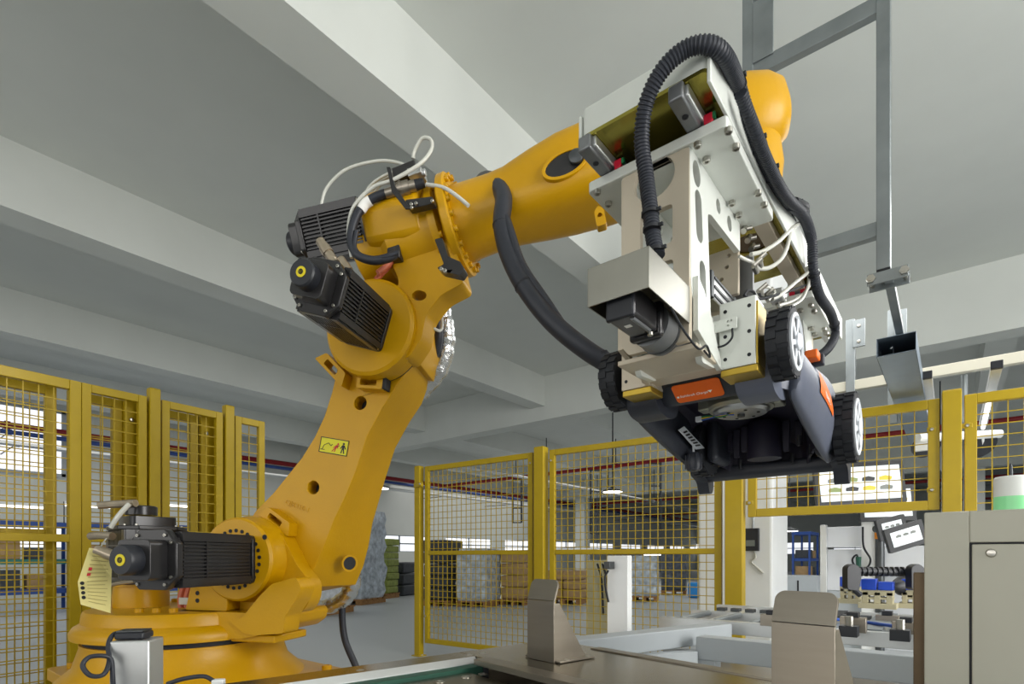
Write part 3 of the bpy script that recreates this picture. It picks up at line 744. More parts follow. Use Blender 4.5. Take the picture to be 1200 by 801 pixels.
slots = [circle(.024, 20, cc[0][0] + .004, cc[0][1] - .012, ry=.028), slot(818.5, 234, 820, 273, .021), slot(823.5, 316, 825, 356, .020)]
for px, py, r in ((842, 231, .017), (855, 252, .019)):
    q_ = wx(px, py); slots.append(circle(r, 16, q_[0], q_[1] - .022))
webs = rpoly(web, [.004, .004, .008, .008, .008, .02, .01, .01, .01, .02], 3)
m = MB(); m.plate([webs] + slots, (-.462, 0, 0), Y_, Z_, .015); sw_ = m.build('side_web', PW, grip, bevel=.0015)
m = MB(); m.plate([webs] + slots, (-.613, 0, 0), Y_, Z_, .015); m.build('side_web', PW, grip, bevel=.0015)
# diagonal stiffening plate seen through the gap, cylinder block, brackets
m = MB(); m.plate([rrect(-.60, 1.82, -.455, 1.95, .004)] + [circle(.006, 10, x, z) for x, z in ((-.48, 1.93), (-.485, 1.90), (-.50, 1.87), (-.56, 1.93), (-.565, 1.87))], (0, 1.56, 0), X_, Z_, .016); m.build('inner_plate', PB, grip, bevel=.001)
m = MB(); m.box((-.505, 1.45, 1.775), (.085, .16, .062)); cb = m.build('air_cylinder', 'aluminium', grip, bevel=.004)
for z in (1.753, 1.775, 1.797):
    q = MB(); q.box((-.4615, 1.45, z), (.004, .15, .006)); q.build('cylinder_groove', 'dark_steel', cb)
m = MB(); m.box((-.505, 1.36, 1.775), (.09, .018, .066)); m.build('cylinder_cap', 'dark_steel', cb, bevel=.002)
m = MB(); m.box((-.505, 1.54, 1.775), (.09, .016, .066)); m.build('cylinder_cap', 'steel_block', cb, bevel=.002)
for px, py in ((871, 271), (876, 282), (880, 292)):
    p = onX(px, py, -.44); q = MB(); q.cyl(p, p + V((.0, .02, .02)), .008, n=10); q.cyl(p + V((0, .01, .01)), p + V((.02, .015, .01)), .005, n=10); q.build('air_fitting', 'bolt_steel', grip)
p = onY(871, 333, 1.60); m = MB(); m.box((p.x, 1.60, p.z + .01), (.055, .012, .13)); m.build('guide_plate', 'steel_block', grip, bevel=.001)
m = MB(); m.plate([[(-.64, 1.40), (-.44, 1.40), (-.44, 1.62), (-.64, 1.62)]], (0, 0, 1.70), X_, Y_, .012); m.build('carrier_plate', 'plate_olive', grip)
m = MB(); m.box((-.53, 1.50, 1.74), (.19, .10, .012)); m.build('shelf_plate', PB, grip, bevel=.001)
# jaw blocks that grip the mower nose
for x0, x1, ml in ((-.703, -.622, PB), (-.440, -.357, PW)):
    q = MB(); q.mm((x0, 1.345, 1.552), (x1, 1.42, 1.712)); jb = q.build('jaw_block', ml, grip, bevel=.0015)
    q = MB(); q.mm((x0 + .002, 1.347, 1.535), (x1 + .004, 1.424, 1.5515)); q.build('jaw_pad', 'plate_brass', jb, bevel=.002)
    q = MB(); q.mm((x1 - .002, 1.35, 1.553), (x1 + .004, 1.424, 1.70)); q.build('jaw_side_plate', 'plate_brass' if x0 > -.5 else ml, jb, bevel=.001)
    for dx in (.014, x1 - x0 - .014):
        for z in (1.575, 1.63, 1.69):
            inst(SOCK, 'recessed_bolt', jb, (x0 + dx, 1.345, z), -Y_, scale=.0045)
# left sloping cheek and the tray under the gearbox
m = MB(); m.plate([[(1.19, 1.60), (1.345, 1.552), (1.345, 1.575), (1.23, 1.70), (1.19, 1.72)]], (-.632, 0, 0), Y_, Z_, .014); m.build('tray_cheek', PB, grip, bevel=.001)
m = MB(); m.plate([[(1.19, 1.60), (1.345, 1.552), (1.345, 1.575), (1.23, 1.70), (1.19, 1.72)]], (-.447, 0, 0), Y_, Z_, .012); m.build('tray_cheek', PW, grip, bevel=.001)
m = MB(); m.mm((-.63, 1.185, 1.560), (-.437, 1.345, 1.572)); m.build('gearbox_tray', PB, grip, bevel=.002)
m = MB(); m.mm((-.64, 1.33, 1.558), (-.437, 1.392, 1.588)); m.build('jaw_crossbar', PB, grip, bevel=.006)
m = MB(); m.mm((-.632, 1.372, 1.590), (-.437, 1.40, 1.70)); m.build('jaw_back_plate', PW, grip, bevel=.001)
m = MB(); m.mm((-.606, 1.30, 1.575), (-.585, 1.345, 1.62)); m.build('sensor_block', 'dark_steel', grip, bevel=.002)
# gearbox and motor under a bent sheet cover
mx, mz = -.515, 1.606
q = MB(); q.lathe([(.046, 1.11), (.046, 1.20), (.042, 1.205), (.042, 1.30)], (mx, 0, mz), Y_, 32); gb = q.build('gearbox', 'steel_block', grip)
q = MB(); q.lathe([(.048, 1.165), (.048, 1.172)], (mx, 0, mz), Y_, 32); q.build('gearbox_ring', 'dark_steel', gb)
q = MB(); q.box((mx, 1.10, mz), (.074, .022, .074)); mt_ = q.build('motor_adapter', 'black_motor', grip, bevel=.006)
for k in range(8):
    a = R_(k * 45 + 10); inst(SOCK, 'ring_screw', mt_, (mx + .034 * math.cos(a), 1.0885, mz + .034 * math.sin(a)), -Y_, scale=.005)
q = MB(); q.box((mx, 1.035, mz), (.060, .11, .060)); sm = q.build('servo_motor', 'black_motor', grip, bevel=.006)
q = MB(); q.box((mx - .002, .985, mz), (.062, .012, .062)); q.build('motor_end_cap', 'black_plastic', sm, bevel=.004)
q = MB(); q.box((mx - .012, 1.02, mz + .036), (.03, .05, .014)); q.build('motor_socket', 'black_plastic', sm, bevel=.002)
q = MB(); q.box((mx - .005, 1.025, mz - .0305), (.014, .012, .001)); q.build('motor_label', 'white_print', sm)
q = MB(); q.cyl((mx + .02, .992, mz - .031), (mx + .02, 1.07, mz - .031), .005, n=8); q.build('motor_edge', 'steel_block', sm)
inst(BOLT, 'motor_screw', sm, (mx + .02, 1.075, mz - .034), -Z_, scale=.006)
bx0, bx1, by0, by1, bz0, bz1 = -.582, -.447, .966, FY, 1.611, 1.690
cv = MB(); t = .0025
cv.mm((bx0, by0, bz0), (bx1, by0 + t, bz1)); cov = cv.build('motor_cover', 'cover_sheet', grip, bevel=.002)
for a, b in (((bx1 - t, by0, bz0), (bx1, by1, bz1)), ((bx0, by0, bz0 - .0), (bx0 + t, by1, bz1)), ((bx0, by0, bz1 - t), (bx1, by1, bz1))):
    q = MB(); q.mm(a, b); q.build('cover_sheet', 'cover_sheet', cov, bevel=.0005)
# switch bracket on the right jaw block
m = MB(); m.plate([rrect(-.452, 1.640, -.395, 1.668, .003), circle(.003, 8, -.415, 1.66), circle(.003, 8, -.415, 1.65), circle(.003, 8, -.407, 1.66)], (0, 1.335, 0), X_, Z_, .004); sb = m.build('switch_bracket', PW, grip, bevel=.0005)
m = MB(); m.plate([rrect(1.29, 1.630, 1.335, 1.678, .003)], (-.456, 0, 0), Y_, Z_, .004); m.build('bracket_flange', PW, sb, bevel=.0005)
m = MB(); m.tube([(-.405, 1.33, 1.64), (-.405, 1.325, 1.615), (-.425, 1.32, 1.60), (-.455, 1.31, 1.605), (-.47, 1.25, 1.63)], .0025, 6); m.build('sensor_cable', 'black_rubber', grip)
m = MB(); m.tube([onX(820, 412, -.44) + V((.01, 0, 0)), onX(832, 418, -.43), onX(828, 405, -.42), onX(818, 408, -.42), onX(800, 385, -.44), onX(786, 360, -.44)], .0025, 6); m.build('sensor_cable', 'black_rubber', grip)
# clear air tubes between the jaws
def gt(pts, r=.0045, mt='hose_clear', nm='air_tube'):
    q = MB(); q.tube([onX(px, py, X) for px, py, X in pts], r, 8, 6); return q.build(nm, mt, grip, smooth=60)
gt([(880, 298, -.42), (895, 294, -.40), (912, 283, -.38), (925, 270, -.37), (936, 262, -.365)], .006)
gt([(886, 314, -.42), (900, 314, -.40), (914, 305, -.38), (922, 290, -.37), (926, 272, -.37)], .006)
gt([(884, 308, -.42), (874, 304, -.42), (866, 300, -.43)])
gt([(905, 350, -.40), (915, 345, -.385), (933, 330, -.37), (947, 318, -.36), (952, 300, -.355)], .006)
gt([(912, 358, -.40), (930, 352, -.385), (945, 340, -.37), (953, 322, -.36)], .005)
gt([(872, 346, -.42), (890, 350, -.41), (908, 346, -.39), (928, 340, -.38), (944, 334, -.37)], .0035, 'black_rubber', 'sensor_cable')
gt([(872, 346, -.42), (877, 340, -.42), (884, 343, -.42), (884, 350, -.42), (876, 352, -.42)], .0035, 'black_rubber', 'sensor_cable')
gt([(890, 340, -.42), (898, 336, -.40), (908, 342, -.40), (900, 352, -.40)], .004, 'hose_clear')
gt([(946, 312, -.36), (948, 330, -.36), (940, 350, -.37), (925, 360, -.38)], .005)
for px, py in ((890, 340), (898, 345), (912, 355), (919, 360), (884, 311), (889, 304)):
    p = onX(px, py, -.41); q = MB(); q.cyl(p, p + V((0, .025, -.008)), .009, .007, 10); q.cyl(p, p + V((.02, 0, .012)), .006, n=10); q.build('air_fitting', 'bolt_steel', grip)
p = onX(909, 352, -.41); q = MB(); q.box(p + V((0, .02, .02)), (.04, .05, .03)); q.build('valve_body', 'aluminium', grip, bevel=.003)
# right hand guide: inner long strip between the jaws and dark gap
m = MB(); m.mm((-.44, 1.60, 2.035), (-.40, 2.12, 2.059)); m.build('inner_strip', PB, grip, bevel=.001)
# far jaw arm
m = MB(); m.plate([rrect(-.60, 1.68, -.44, 2.0, .006), circle(.04, 20, -.52, 1.88)], (0, 2.49, 0), X_, Z_, .016); m.build('rear_plate', PB, grip, bevel=.001)
m = MB(); m.mm((-.60, 2.33, 1.68), (-.44, 2.49, 1.70)); m.build('rear_ledge', PB, grip, bevel=.001)
for x in (-.60, -.455):
    q = MB(); q.plate([[(2.30, 2.0), (2.48, 2.0), (2.48, 1.70)]], (x, 0, 0), Y_, Z_, .014); q.build('rear_web', PW, grip, bevel=.001)
# corrugated conduits
def corr(pts, r, nm, per=.0072):
    q_ = spline(pts, 10); L = sum((q_[i + 1] - q_[i]).length for i in range(len(q_) - 1)); N = int(L / per)
    # resample evenly, four rings per ridge
    acc = [0]
    for i in range(len(q_) - 1): acc.append(acc[-1] + (q_[i + 1] - q_[i]).length)
    res = []; j = 0
    for k in range(N * 4 + 1):
        t = L * k / (N * 4)
        while j < len(acc) - 2 and acc[j + 1] < t: j += 1
        res.append(q_[j].lerp(q_[j + 1], (t - acc[j]) / max(1e-9, acc[j + 1] - acc[j])))
    mb = MB(); mb.tube(res, r, 16, 1, lambda i, mm_: r * (1.0 if i % 4 < 2 else .86)); o = mb.build(nm, 'hose_black', grip, smooth=25); return o, res
cpts = [at(770, 300, 1.13), at(765, 275, 1.14), at(762, 245, 1.15), at(757, 205, 1.16), at(752, 165, 1.15), at(757, 122, 1.12), at(775, 84, 1.09), at(803, 58, 1.07), at(832, 53, 1.06), at(852, 70, 1.09), onX(866, 105, -.362), onX(878, 142, -.358), onX(892, 178, -.356), onX(908, 212, -.356), onX(926, 238, -.356), onX(942, 250, -.354)]
hs, res = corr(cpts, .0165, 'corrugated_conduit')
for px, py, d in ((764, 270, 1.135), (762, 252, 1.145), (768, 296, 1.128)):
    c = at(px, py, d); q = MB(); q.cyl(c, c + V((0, 0, .006)), .019, n=14); q.box(c + V((.02, -.005, .003)), (.012, .006, .006)); q.build('cable_tie', 'black_rubber', hs)
for px, py in ((866, 108), (888, 168), (903, 203), (932, 244)):
    c = onX(px, py, -.358); i = min(range(len(res)), key=lambda k: (res[k] - c).length); dv = (res[min(i + 3, len(res) - 1)] - res[max(i - 3, 0)]).normalized()
    q = MB(); q.cyl(res[i], res[i] + dv * .006, .019, n=14); q.box(res[i] + V((.014, 0, .016)), (.008, .008, .008)); q.build('cable_tie', 'black_rubber', hs)
hs2, _ = corr([onX(868, 110, -.345), onX(884, 150, -.34), onX(900, 190, -.34), onX(920, 228, -.342), onX(940, 248, -.345)], .013, 'corrugated_conduit')
hs3, res3 = corr([onX(928, 240, -.35), onX(942, 254, -.348), onX(951, 280, -.345), onX(953, 315, -.345), onX(960, 345, -.343), onX(974, 368, -.34), onX(979, 390, -.34), onX(972, 406, -.345), onX(961, 416, -.36), onX(950, 421, -.385)], .0155, 'corrugated_conduit')
m = MB(); m.tube([onX(931, 236, -.35), onX(940, 240, -.34), onX(944, 244, -.345), onX(938, 252, -.35)], .012, 10); m.build('conduit_elbow', 'black_rubber', grip)
for k in (.35, .7):
    i = int(len(res3) * k); dv = (res3[i + 3] - res3[i - 3]).normalized(); q = MB(); q.cyl(res3[i], res3[i] + dv * .006, .018, n=14); q.build('cable_tie', 'black_rubber', hs3)
# ================================================================== the mower in the gripper
mow = thing('lawn_mower', 'dark grey battery lawn mower hanging nose first in the gripper', 'lawn mower', (-.53, 1.85, 1.43))
MG, MP, MI = 'mower_grey', 'mower_plastic', 'mower_inner'
MCX = -.53
def zb(y): return 1.545 - .125 * (y - 1.42) / .80          # the deck is held nose up
# plan outline of the deck, clockwise seen from above
def outline(inset, dz0, dz1=None):
    pts = [(-.655, 1.475), (-.60, 1.472), (-.53, 1.470), (-.46, 1.472), (-.405, 1.475), (-.355, 1.495), (-.318, 1.55), (-.300, 1.63), (-.292, 1.74), (-.298, 1.86), (-.32, 1.96), (-.352, 2.03), (-.38, 2.10), (-.40, 2.17),
           (-.47, 2.19), (-.53, 2.195), (-.59, 2.19), (-.66, 2.17), (-.68, 2.10), (-.708, 2.03), (-.74, 1.96), (-.762, 1.86), (-.768, 1.74), (-.76, 1.63), (-.742, 1.55), (-.705, 1.495)]
    out_ = []
    for x, y in pts:
        dx, dy = x - MCX, y - 1.80; L = math.hypot(dx, dy); k = (L - inset) / L
        X = MCX + dx * k; Y = 1.80 + dy * k
        out_.append(V((X, Y, zb(y) + dz0)))
    return [V(p) for p in spline([*out_, out_[0]], 3)[:-1]]
m = MB(); m.loft([outline(0, 0), outline(-.006, .02), outline(-.004, .07), outline(.012, .115), outline(.045, .15), outline(.10, .17), outline(.17, .178)], caps=False)
top = outline(.17, .178); m.add(top, [tuple(range(len(top)))])
deck = m.build('deck_shell', MG, mow, smooth=60)
m = MB(); m.loft([outline(0, 0), outline(.012, .0), outline(.014, .06), outline(.03, .115), outline(.06, .13)], caps=False)
top = outline(.06, .13); m.add(top, [tuple(range(len(top) - 1, -1, -1))])
m.build('deck_lining', MI, mow, smooth=50, fix=False)
# side volute: the swelling right flank below the label
m = MB()
def flank(sgn, dx, y0, y1):
    rings = []
    for k in range(13):
        t = k / 12; y = y0 + (y1 - y0) * t; bulge = .55 + .45 * math.sin(math.pi * min(1, t * 1.02)) ** .8
        prof = [(-.02, .125), (.012, .12), (.034, .095), (.042, .055), (.036, .012), (.016, -.014 - .03 * t), (-.010, -.022 - .03 * t), (-.03, .0)]
        rings.append([V((MCX + sgn * (.213 + dx + x * bulge), y, zb(y) + z * (.75 + .35 * bulge))) for x, z in prof])
    return rings
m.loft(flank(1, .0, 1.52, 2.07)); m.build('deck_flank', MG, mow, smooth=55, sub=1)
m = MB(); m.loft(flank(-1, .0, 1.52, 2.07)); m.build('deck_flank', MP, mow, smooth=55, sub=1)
# nose: undercut fascia with orange plate
fas = []
for x, w_ in ((-.655, 0), (-.635, .5), (-.60, 1), (-.46, 1), (-.425, .5), (-.405, 0)):
    fas.append([V((x, 1.435 - .012 * w_, 1.625)), V((x, 1.428 - .016 * w_, 1.590)), V((x, 1.424 - .012 * w_, 1.562)), V((x, 1.470, 1.528)), V((x, 1.50, 1.527)), V((x, 1.52, 1.60))])
m = MB(); m.loft(fas); nose = m.build('nose_fascia', MP, mow, bevel=.004, smooth=40)
LA, LB, LC, LD = V((-.592, 1.4125, 1.5605)), V((-.464, 1.4125, 1.5605)), V((-.464, 1.4675, 1.5275)), V((-.592, 1.4675, 1.5275))
lex = (LB - LA).normalized(); ley = (LA - LD).normalized(); lw, lh = (LB - LA).length, (LA - LD).length; lnz = lex.cross(ley)
m = MB(); m.plate([rrect(0, 0, lw, lh, .010)], LD + lnz * .001, lex, ley, .002); lab = m.build('nose_label', 'orange', mow, bevel=.0005); lab['label'] = 'orange badge with small white lettering'
def text(s, size, o, ex, ey, mt, parent, nm, ext=.0003, shear=0.0):
    cu = bpy.data.curves.new(nm, 'FONT'); cu.body = s; cu.size = size; cu.extrude = ext; cu.align_x = 'LEFT'; cu.shear = shear
    t_ = bpy.data.objects.new(nm, cu); COL.objects.link(t_)
    dg = bpy.context.evaluated_depsgraph_get(); me = bpy.data.meshes.new_from_object(t_.evaluated_get(dg))
    bpy.data.objects.remove(t_)
    me.name = nm; me.materials.clear(); me.materials.append(MATS[mt])
    ex = V(ex).normalized(); ey = V(ey).normalized(); ez = ex.cross(ey)
    M = Matrix((ex, ey, ez)).transposed().to_4x4()
    org = V(parent['_o']) if '_o' in parent else V((0, 0, 0))
    me.transform(Matrix.Translation(V(o) - org) @ M)
    ob = bpy.data.objects.new(nm, me); COL.objects.link(ob); ob.parent = parent
    if '_o' in parent: ob['_o'] = parent['_o']
    return ob
text('Stahlkraft Charge', .0108, LD + lex * .0125 + ley * .0195 + lnz * .0034, lex, ley, 'white_print', lab, 'badge_lettering', shear=.2)
m = MB(); m.plate([[(0, 0), (.006, 0), (.006, .006), (0, .006)]], LD + lex * .0050 + ley * .0195 + lnz * .0034, lex, ley, .0004); m.build('badge_square', 'white_print', lab, smooth=0)
m = MB(); m.plate([[(0, .008), (.012, .008), (.006, 0)]], LD + lex * .089 + ley * .0195 + lnz * .0034, lex, ley, .0004); m.build('badge_wedge', 'white_print', lab, smooth=0)
# rounded axle covers beside the nose
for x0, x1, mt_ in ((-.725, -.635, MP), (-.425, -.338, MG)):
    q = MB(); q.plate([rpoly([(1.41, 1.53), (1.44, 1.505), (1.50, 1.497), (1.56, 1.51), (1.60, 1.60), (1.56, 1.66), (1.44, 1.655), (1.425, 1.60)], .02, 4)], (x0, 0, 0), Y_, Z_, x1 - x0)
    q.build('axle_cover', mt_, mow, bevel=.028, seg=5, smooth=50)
# wheels
def wheel(x, y, z, r, wd, sgn, nblk):
    q = MB(); q.lathe([(r * .80, -wd / 2), (r * .94, -wd / 2), (r * .965, -wd / 2 + .006), (r * .965, wd / 2 - .006), (r * .94, wd / 2), (r * .80, wd / 2)], (x, y, z), X_, 40)
    ty = q.build('wheel', 'tyre', mow, smooth=40)
    q = MB()
    for k in range(nblk):
        a = 2 * math.pi * k / nblk
        for s, da in ((-1, 0), (1, math.pi / nblk)):
            d = V((0, math.cos(a + da), math.sin(a + da))); tt = V((0, -math.sin(a + da), math.cos(a + da)))
            q.box(V((x + s * wd * .25, y, z)) + d * r * .975, (wd * .46, r * 2 * math.pi / nblk * .62, r * .05), Matrix((X_, tt, d)).transposed())
    q.build('tread', 'tyre', ty, smooth=0)['kind'] = 'stuff'
    xo = x + sgn * wd / 2
    q = MB(); q.lathe([(r * .80, -.004), (r * .80, .004), (r * .72, .006), (r * .68, .001), (r * .68, -.004)], (xo, y, z), X_ * sgn, 36); q.build('rim', 'wheel_white', ty, smooth=30)
    q = MB(); q.lathe([(r * .70, -.010), (r * .70, -.006)], (xo, y, z), X_ * sgn, 32); q.build('rim_disc', 'wheel_white', ty)
    q = MB(); q.lathe([(r * .24, -.006), (r * .24, .008), (r * .18, .012)], (xo, y, z), X_ * sgn, 20); q.build('hub', 'wheel_white', ty)
    for k in range(6):
        a = k * math.pi / 3 + .3; d = V((0, math.cos(a), math.sin(a))); tt = V((0, -math.sin(a), math.cos(a)))
        q = MB(); q.box(V((xo - sgn * .001, y, z)) + d * r * .45, (.010, r * .15, r * .50), Matrix((X_, tt, d)).transposed()); q.build('spoke', 'wheel_white', ty, bevel=.002)
    return ty
wheel(-.312, 1.42, 1.606, .083, .050, 1, 18)
wheel(-.748, 1.42, 1.606, .083, .050, -1, 18)
wheel(-.262, 2.035, 1.512, .112, .055, 1, 22)
wheel(-.725, 2.035, 1.512, .112, .055, -1, 22)
# rear wheel arch, tall rear housing, orange latch
m = MB(); m.mm((-.345, 1.96, 1.42), (-.298, 2.13, 1.60)); m.build('wheel_arch', MP, mow, bevel=.02, seg=3)
m = MB(); m.mm((-.690, 1.96, 1.44), (-.65, 2.13, 1.60)); m.build('wheel_arch', MP, mow, bevel=.02, seg=3)
rings = []
for y, zt, wx_ in ((1.72, 1.66, .10), (1.78, 1.71, .17), (1.88, 1.735, .215), (2.00, 1.73, .235), (2.10, 1.70, .235), (2.17, 1.64, .22), (2.20, 1.57, .20)):
    z0 = zb(y) + .14
    rings.append([V((MCX + wx_ * c_, y, z0 + (zt - z0) * max(0, s_) ** .55 if s_ > 0 else z0)) for c_, s_ in [(math.cos(R_(180 * k / 16)), math.sin(R_(180 * k / 16))) for k in range(17)]])
m = MB(); m.loft(rings); m.build('rear_housing', MG, mow, smooth=60)
c = onX(952, 417, -.33); m = MB(); m.box(c, (.035, .05, .026)); m.build('latch', 'orange', mow, bevel=.004)
m = MB(); m.box(c + V((.0, .045, -.003)), (.05, .022, .034)); m.build('latch_end', MP, mow, bevel=.004)
# side label with letters on the right flank
fx = .2415
sl = [(1.70, .030), (1.86, .030), (1.86, .075), (1.70, .075)]
rings = []
for k in range(11):
    y = 1.68 + .19 * k / 10; t = (y - 1.52) / .55; bl = .55 + .45 * math.sin(math.pi * min(1, t * 1.02)) ** .8; kz = .75 + .35 * bl
    rings.append([V((MCX + .215 + x * bl, y, zb(y) + z * kz)) for x, z in ((.0395, .040), (.0405, .055), (.038, .075), (.034, .095))])
m = MB(); m.loft(rings, caps=False, closed=False); sd = m.build('side_label', 'orange', mow, fix=False); sd['label'] = 'orange side badge with white letters'
text('DUC', .030, (MCX + .215 + .0425, 1.735, zb(1.735) + .050), Y_ + V((0, 0, -.16)), V((-.20, .16, 1)), 'white_print', sd, 'side_lettering', ext=.0008)
# rear skirt bar with hooked ends
q = MB(); q.plate([rpoly([(2.15, 1.452), (2.215, 1.452), (2.222, 1.425), (2.215, 1.402), (2.19, 1.398), (2.15, 1.41)], .012, 3)], (-.76, 0, 0), Y_, Z_, .45); sk = q.build('rear_skirt_bar', MP, mow, bevel=.004)
for x in (-.80, -.322):
    q = MB(); q.plate([rpoly([(2.10, 1.53), (2.20, 1.52), (2.24, 1.45), (2.235, 1.37), (2.215, 1.352), (2.19, 1.355), (2.17, 1.40), (2.10, 1.42)], .018, 4)], (x, 0, 0), Y_, Z_, .045); q.build('skirt_hook', MP, sk, bevel=.008, seg=3)
for x in (-.70, -.685, -.53, -.515, -.40):
    q = MB(); q.box((x, 2.185, 1.425), (.004, .008, .026)); q.build('skirt_clip', 'black_rubber', sk)
m = MB(); m.mm((-.70, 2.165, 1.44), (-.37, 2.185, 1.52)); m.build('rear_wall', MI, mow, bevel=.004)
# electric motor under the deck with wires
MC = onZ(868, 478, 1.56); MC.x = -.505; MC.y = 1.745
m = MB(); m.lathe([(.092, 1.552), (.098, 1.560), (.098, 1.615), (.085, 1.64)], (MC.x, MC.y, 0), Z_, 36); mo = m.build('motor_casing', 'motor_casting', mow, smooth=30)
m = MB(); m.lathe([(.012, 1.538), (.072, 1.538), (.080, 1.546), (.082, 1.554)], (MC.x, MC.y, 0), Z_, 36); m.build('motor_disc', 'motor_disc', mo, smooth=30)
m = MB(); m.lathe([(.011, 1.530), (.011, 1.545)], (MC.x, MC.y, 0), Z_, 16); m.build('motor_shaft', 'dark_steel', mo)
for k in range(6):
    a = k * math.pi / 3; inst(SOCK, 'motor_screw', mo, (MC.x + .05 * math.cos(a), MC.y + .05 * math.sin(a), 1.5375), -Z_, scale=.005)
m = MB(); m.mm((-.62, 1.69, 1.555), (-.585, 1.74, 1.60)); m.build('motor_ear', 'motor_casting', mo, bevel=.004)
m = MB(); m.mm((-.425, 1.74, 1.555), (-.39, 1.80, 1.60)); m.build('motor_ear', 'motor_casting', mo, bevel=.004)
p0, p1, p2, p3 = onY(819, 491, 1.70), onY(829, 489, 1.70), onY(845, 487, 1.70), onY(860, 484, 1.72)
m = MB(); m.box(p0, (.018, .014, .016)); m.build('wire_plug', 'wheel_white', mow, bevel=.001)
for k, mt_ in enumerate(('wire_blue', 'wire_yellow', 'green_plastic')):
    q = MB(); o_ = V((0, 0, -.004 + .004 * k)); q.tube([p0 + o_, p1 + o_, p2 - o_ * .6, p3 + o_], .0028, 6); q.build('motor_wire', mt_, mow, smooth=60)
# ribs of the discharge tunnel
for k in range(9):
    x = -.645 + .034 * k; hh = .075 + .03 * math.sin(k * 1.3)
    q = MB(); q.plate([[(-.012, 0), (.012, 0), (.009, -hh), (-.009, -hh)]], (x, 1.98 + .10 * abs(k - 4) / 4, 1.565), X_, Z_, -.018); q.build('tunnel_rib', MI, mow, bevel=.003)
m = MB(); m.lathe([(.055, 1.44), (.055, 1.56), (.05, 1.57)], (-.51, 2.03, 0), Z_, 24); m.build('tunnel_post', MI, mow)
for (x, y) in ((-.385, 1.95), (-.37, 2.05), (-.69, 2.05), (-.44, 2.12), (-.62, 2.13)):
    q = MB(); q.cyl((x, y, zb(y) - .004), (x, y, zb(y) + .03), .006, n=10); q.build('stud', 'black_rubber', mow)
# left side: rating label, knob on a rod
la, lb, lc, ld = onX(795, 505, -.735), onX(801, 500, -.735), onX(826, 525, -.735), onX(819, 528, -.735)
c0_ = onY(797, 502, 1.66); 
A0, A1 = onZ(798, 503, 1.53), onZ(822, 526, 1.50)
def onpl(px, py): return onX(px, py, -.70)
q = MB(); P4 = [onpl(*p) for p in ((794.5, 503.5), (801, 499.5), (825, 525), (815, 526.5))]
nn_ = (P4[1] - P4[0]).cross(P4[2] - P4[0]).normalized() * .003
q.add(P4 + [p - nn_ for p in P4], [(0, 1, 2, 3), (7, 6, 5, 4), (0, 4, 5, 1), (1, 5, 6, 2), (2, 6, 7, 3), (3, 7, 4, 0)]); rt = q.build('rating_label', 'wheel_white', mow, smooth=0)
for k in range(6):
    t = .14 + k * .13; a, b = P4[0].lerp(P4[3], t), P4[1].lerp(P4[2], t); a2_, b2_ = P4[0].lerp(P4[3], t + .07), P4[1].lerp(P4[2], t + .07)
    off = V((.004, 0, 0)); q = MB(); q.add([a.lerp(b, .2) + off, a.lerp(b, .8) + off, a2_.lerp(b2_, .8) + off, a2_.lerp(b2_, .2) + off], [(0, 1, 2, 3)]); q.build('label_stripe', 'black_print', rt, smooth=0)
kx = -.70
q = MB(); q.cyl(onX(812, 514, kx), onX(813, 532, kx), .004, n=8); rod = q.build('knob_rod', 'wheel_white', mow)
kc = onX(813, 541, kx)
q = MB(); q.lathe([(.008, .034), (.022, .03), (.027, .012), (.027, -.014), (.022, -.030), (.008, -.034)], kc, Z_, 14); kb = q.build('hand_knob', MP, mow, smooth=30)
for k in range(7):
    a = R_(k * 360 / 7); q = MB(); q.box(kc + V((.027 * math.cos(a), .027 * math.sin(a), 0)), (.005, .006, .05), Matrix.Rotation(a, 3, 'Z')); q.build('knob_ridge', MP, kb, bevel=.001)

# faint raised type mark on the robot arm casting
q0, q1 = rl(334, 590, 0), rl(374, 605, 0)
tm = text('QJR210-1', .030, q0, (q1 - q0), V((0, -1, 0)).cross((q1 - q0).normalized()), 'robot_paint', ua, 'raised_mark', ext=.0025)
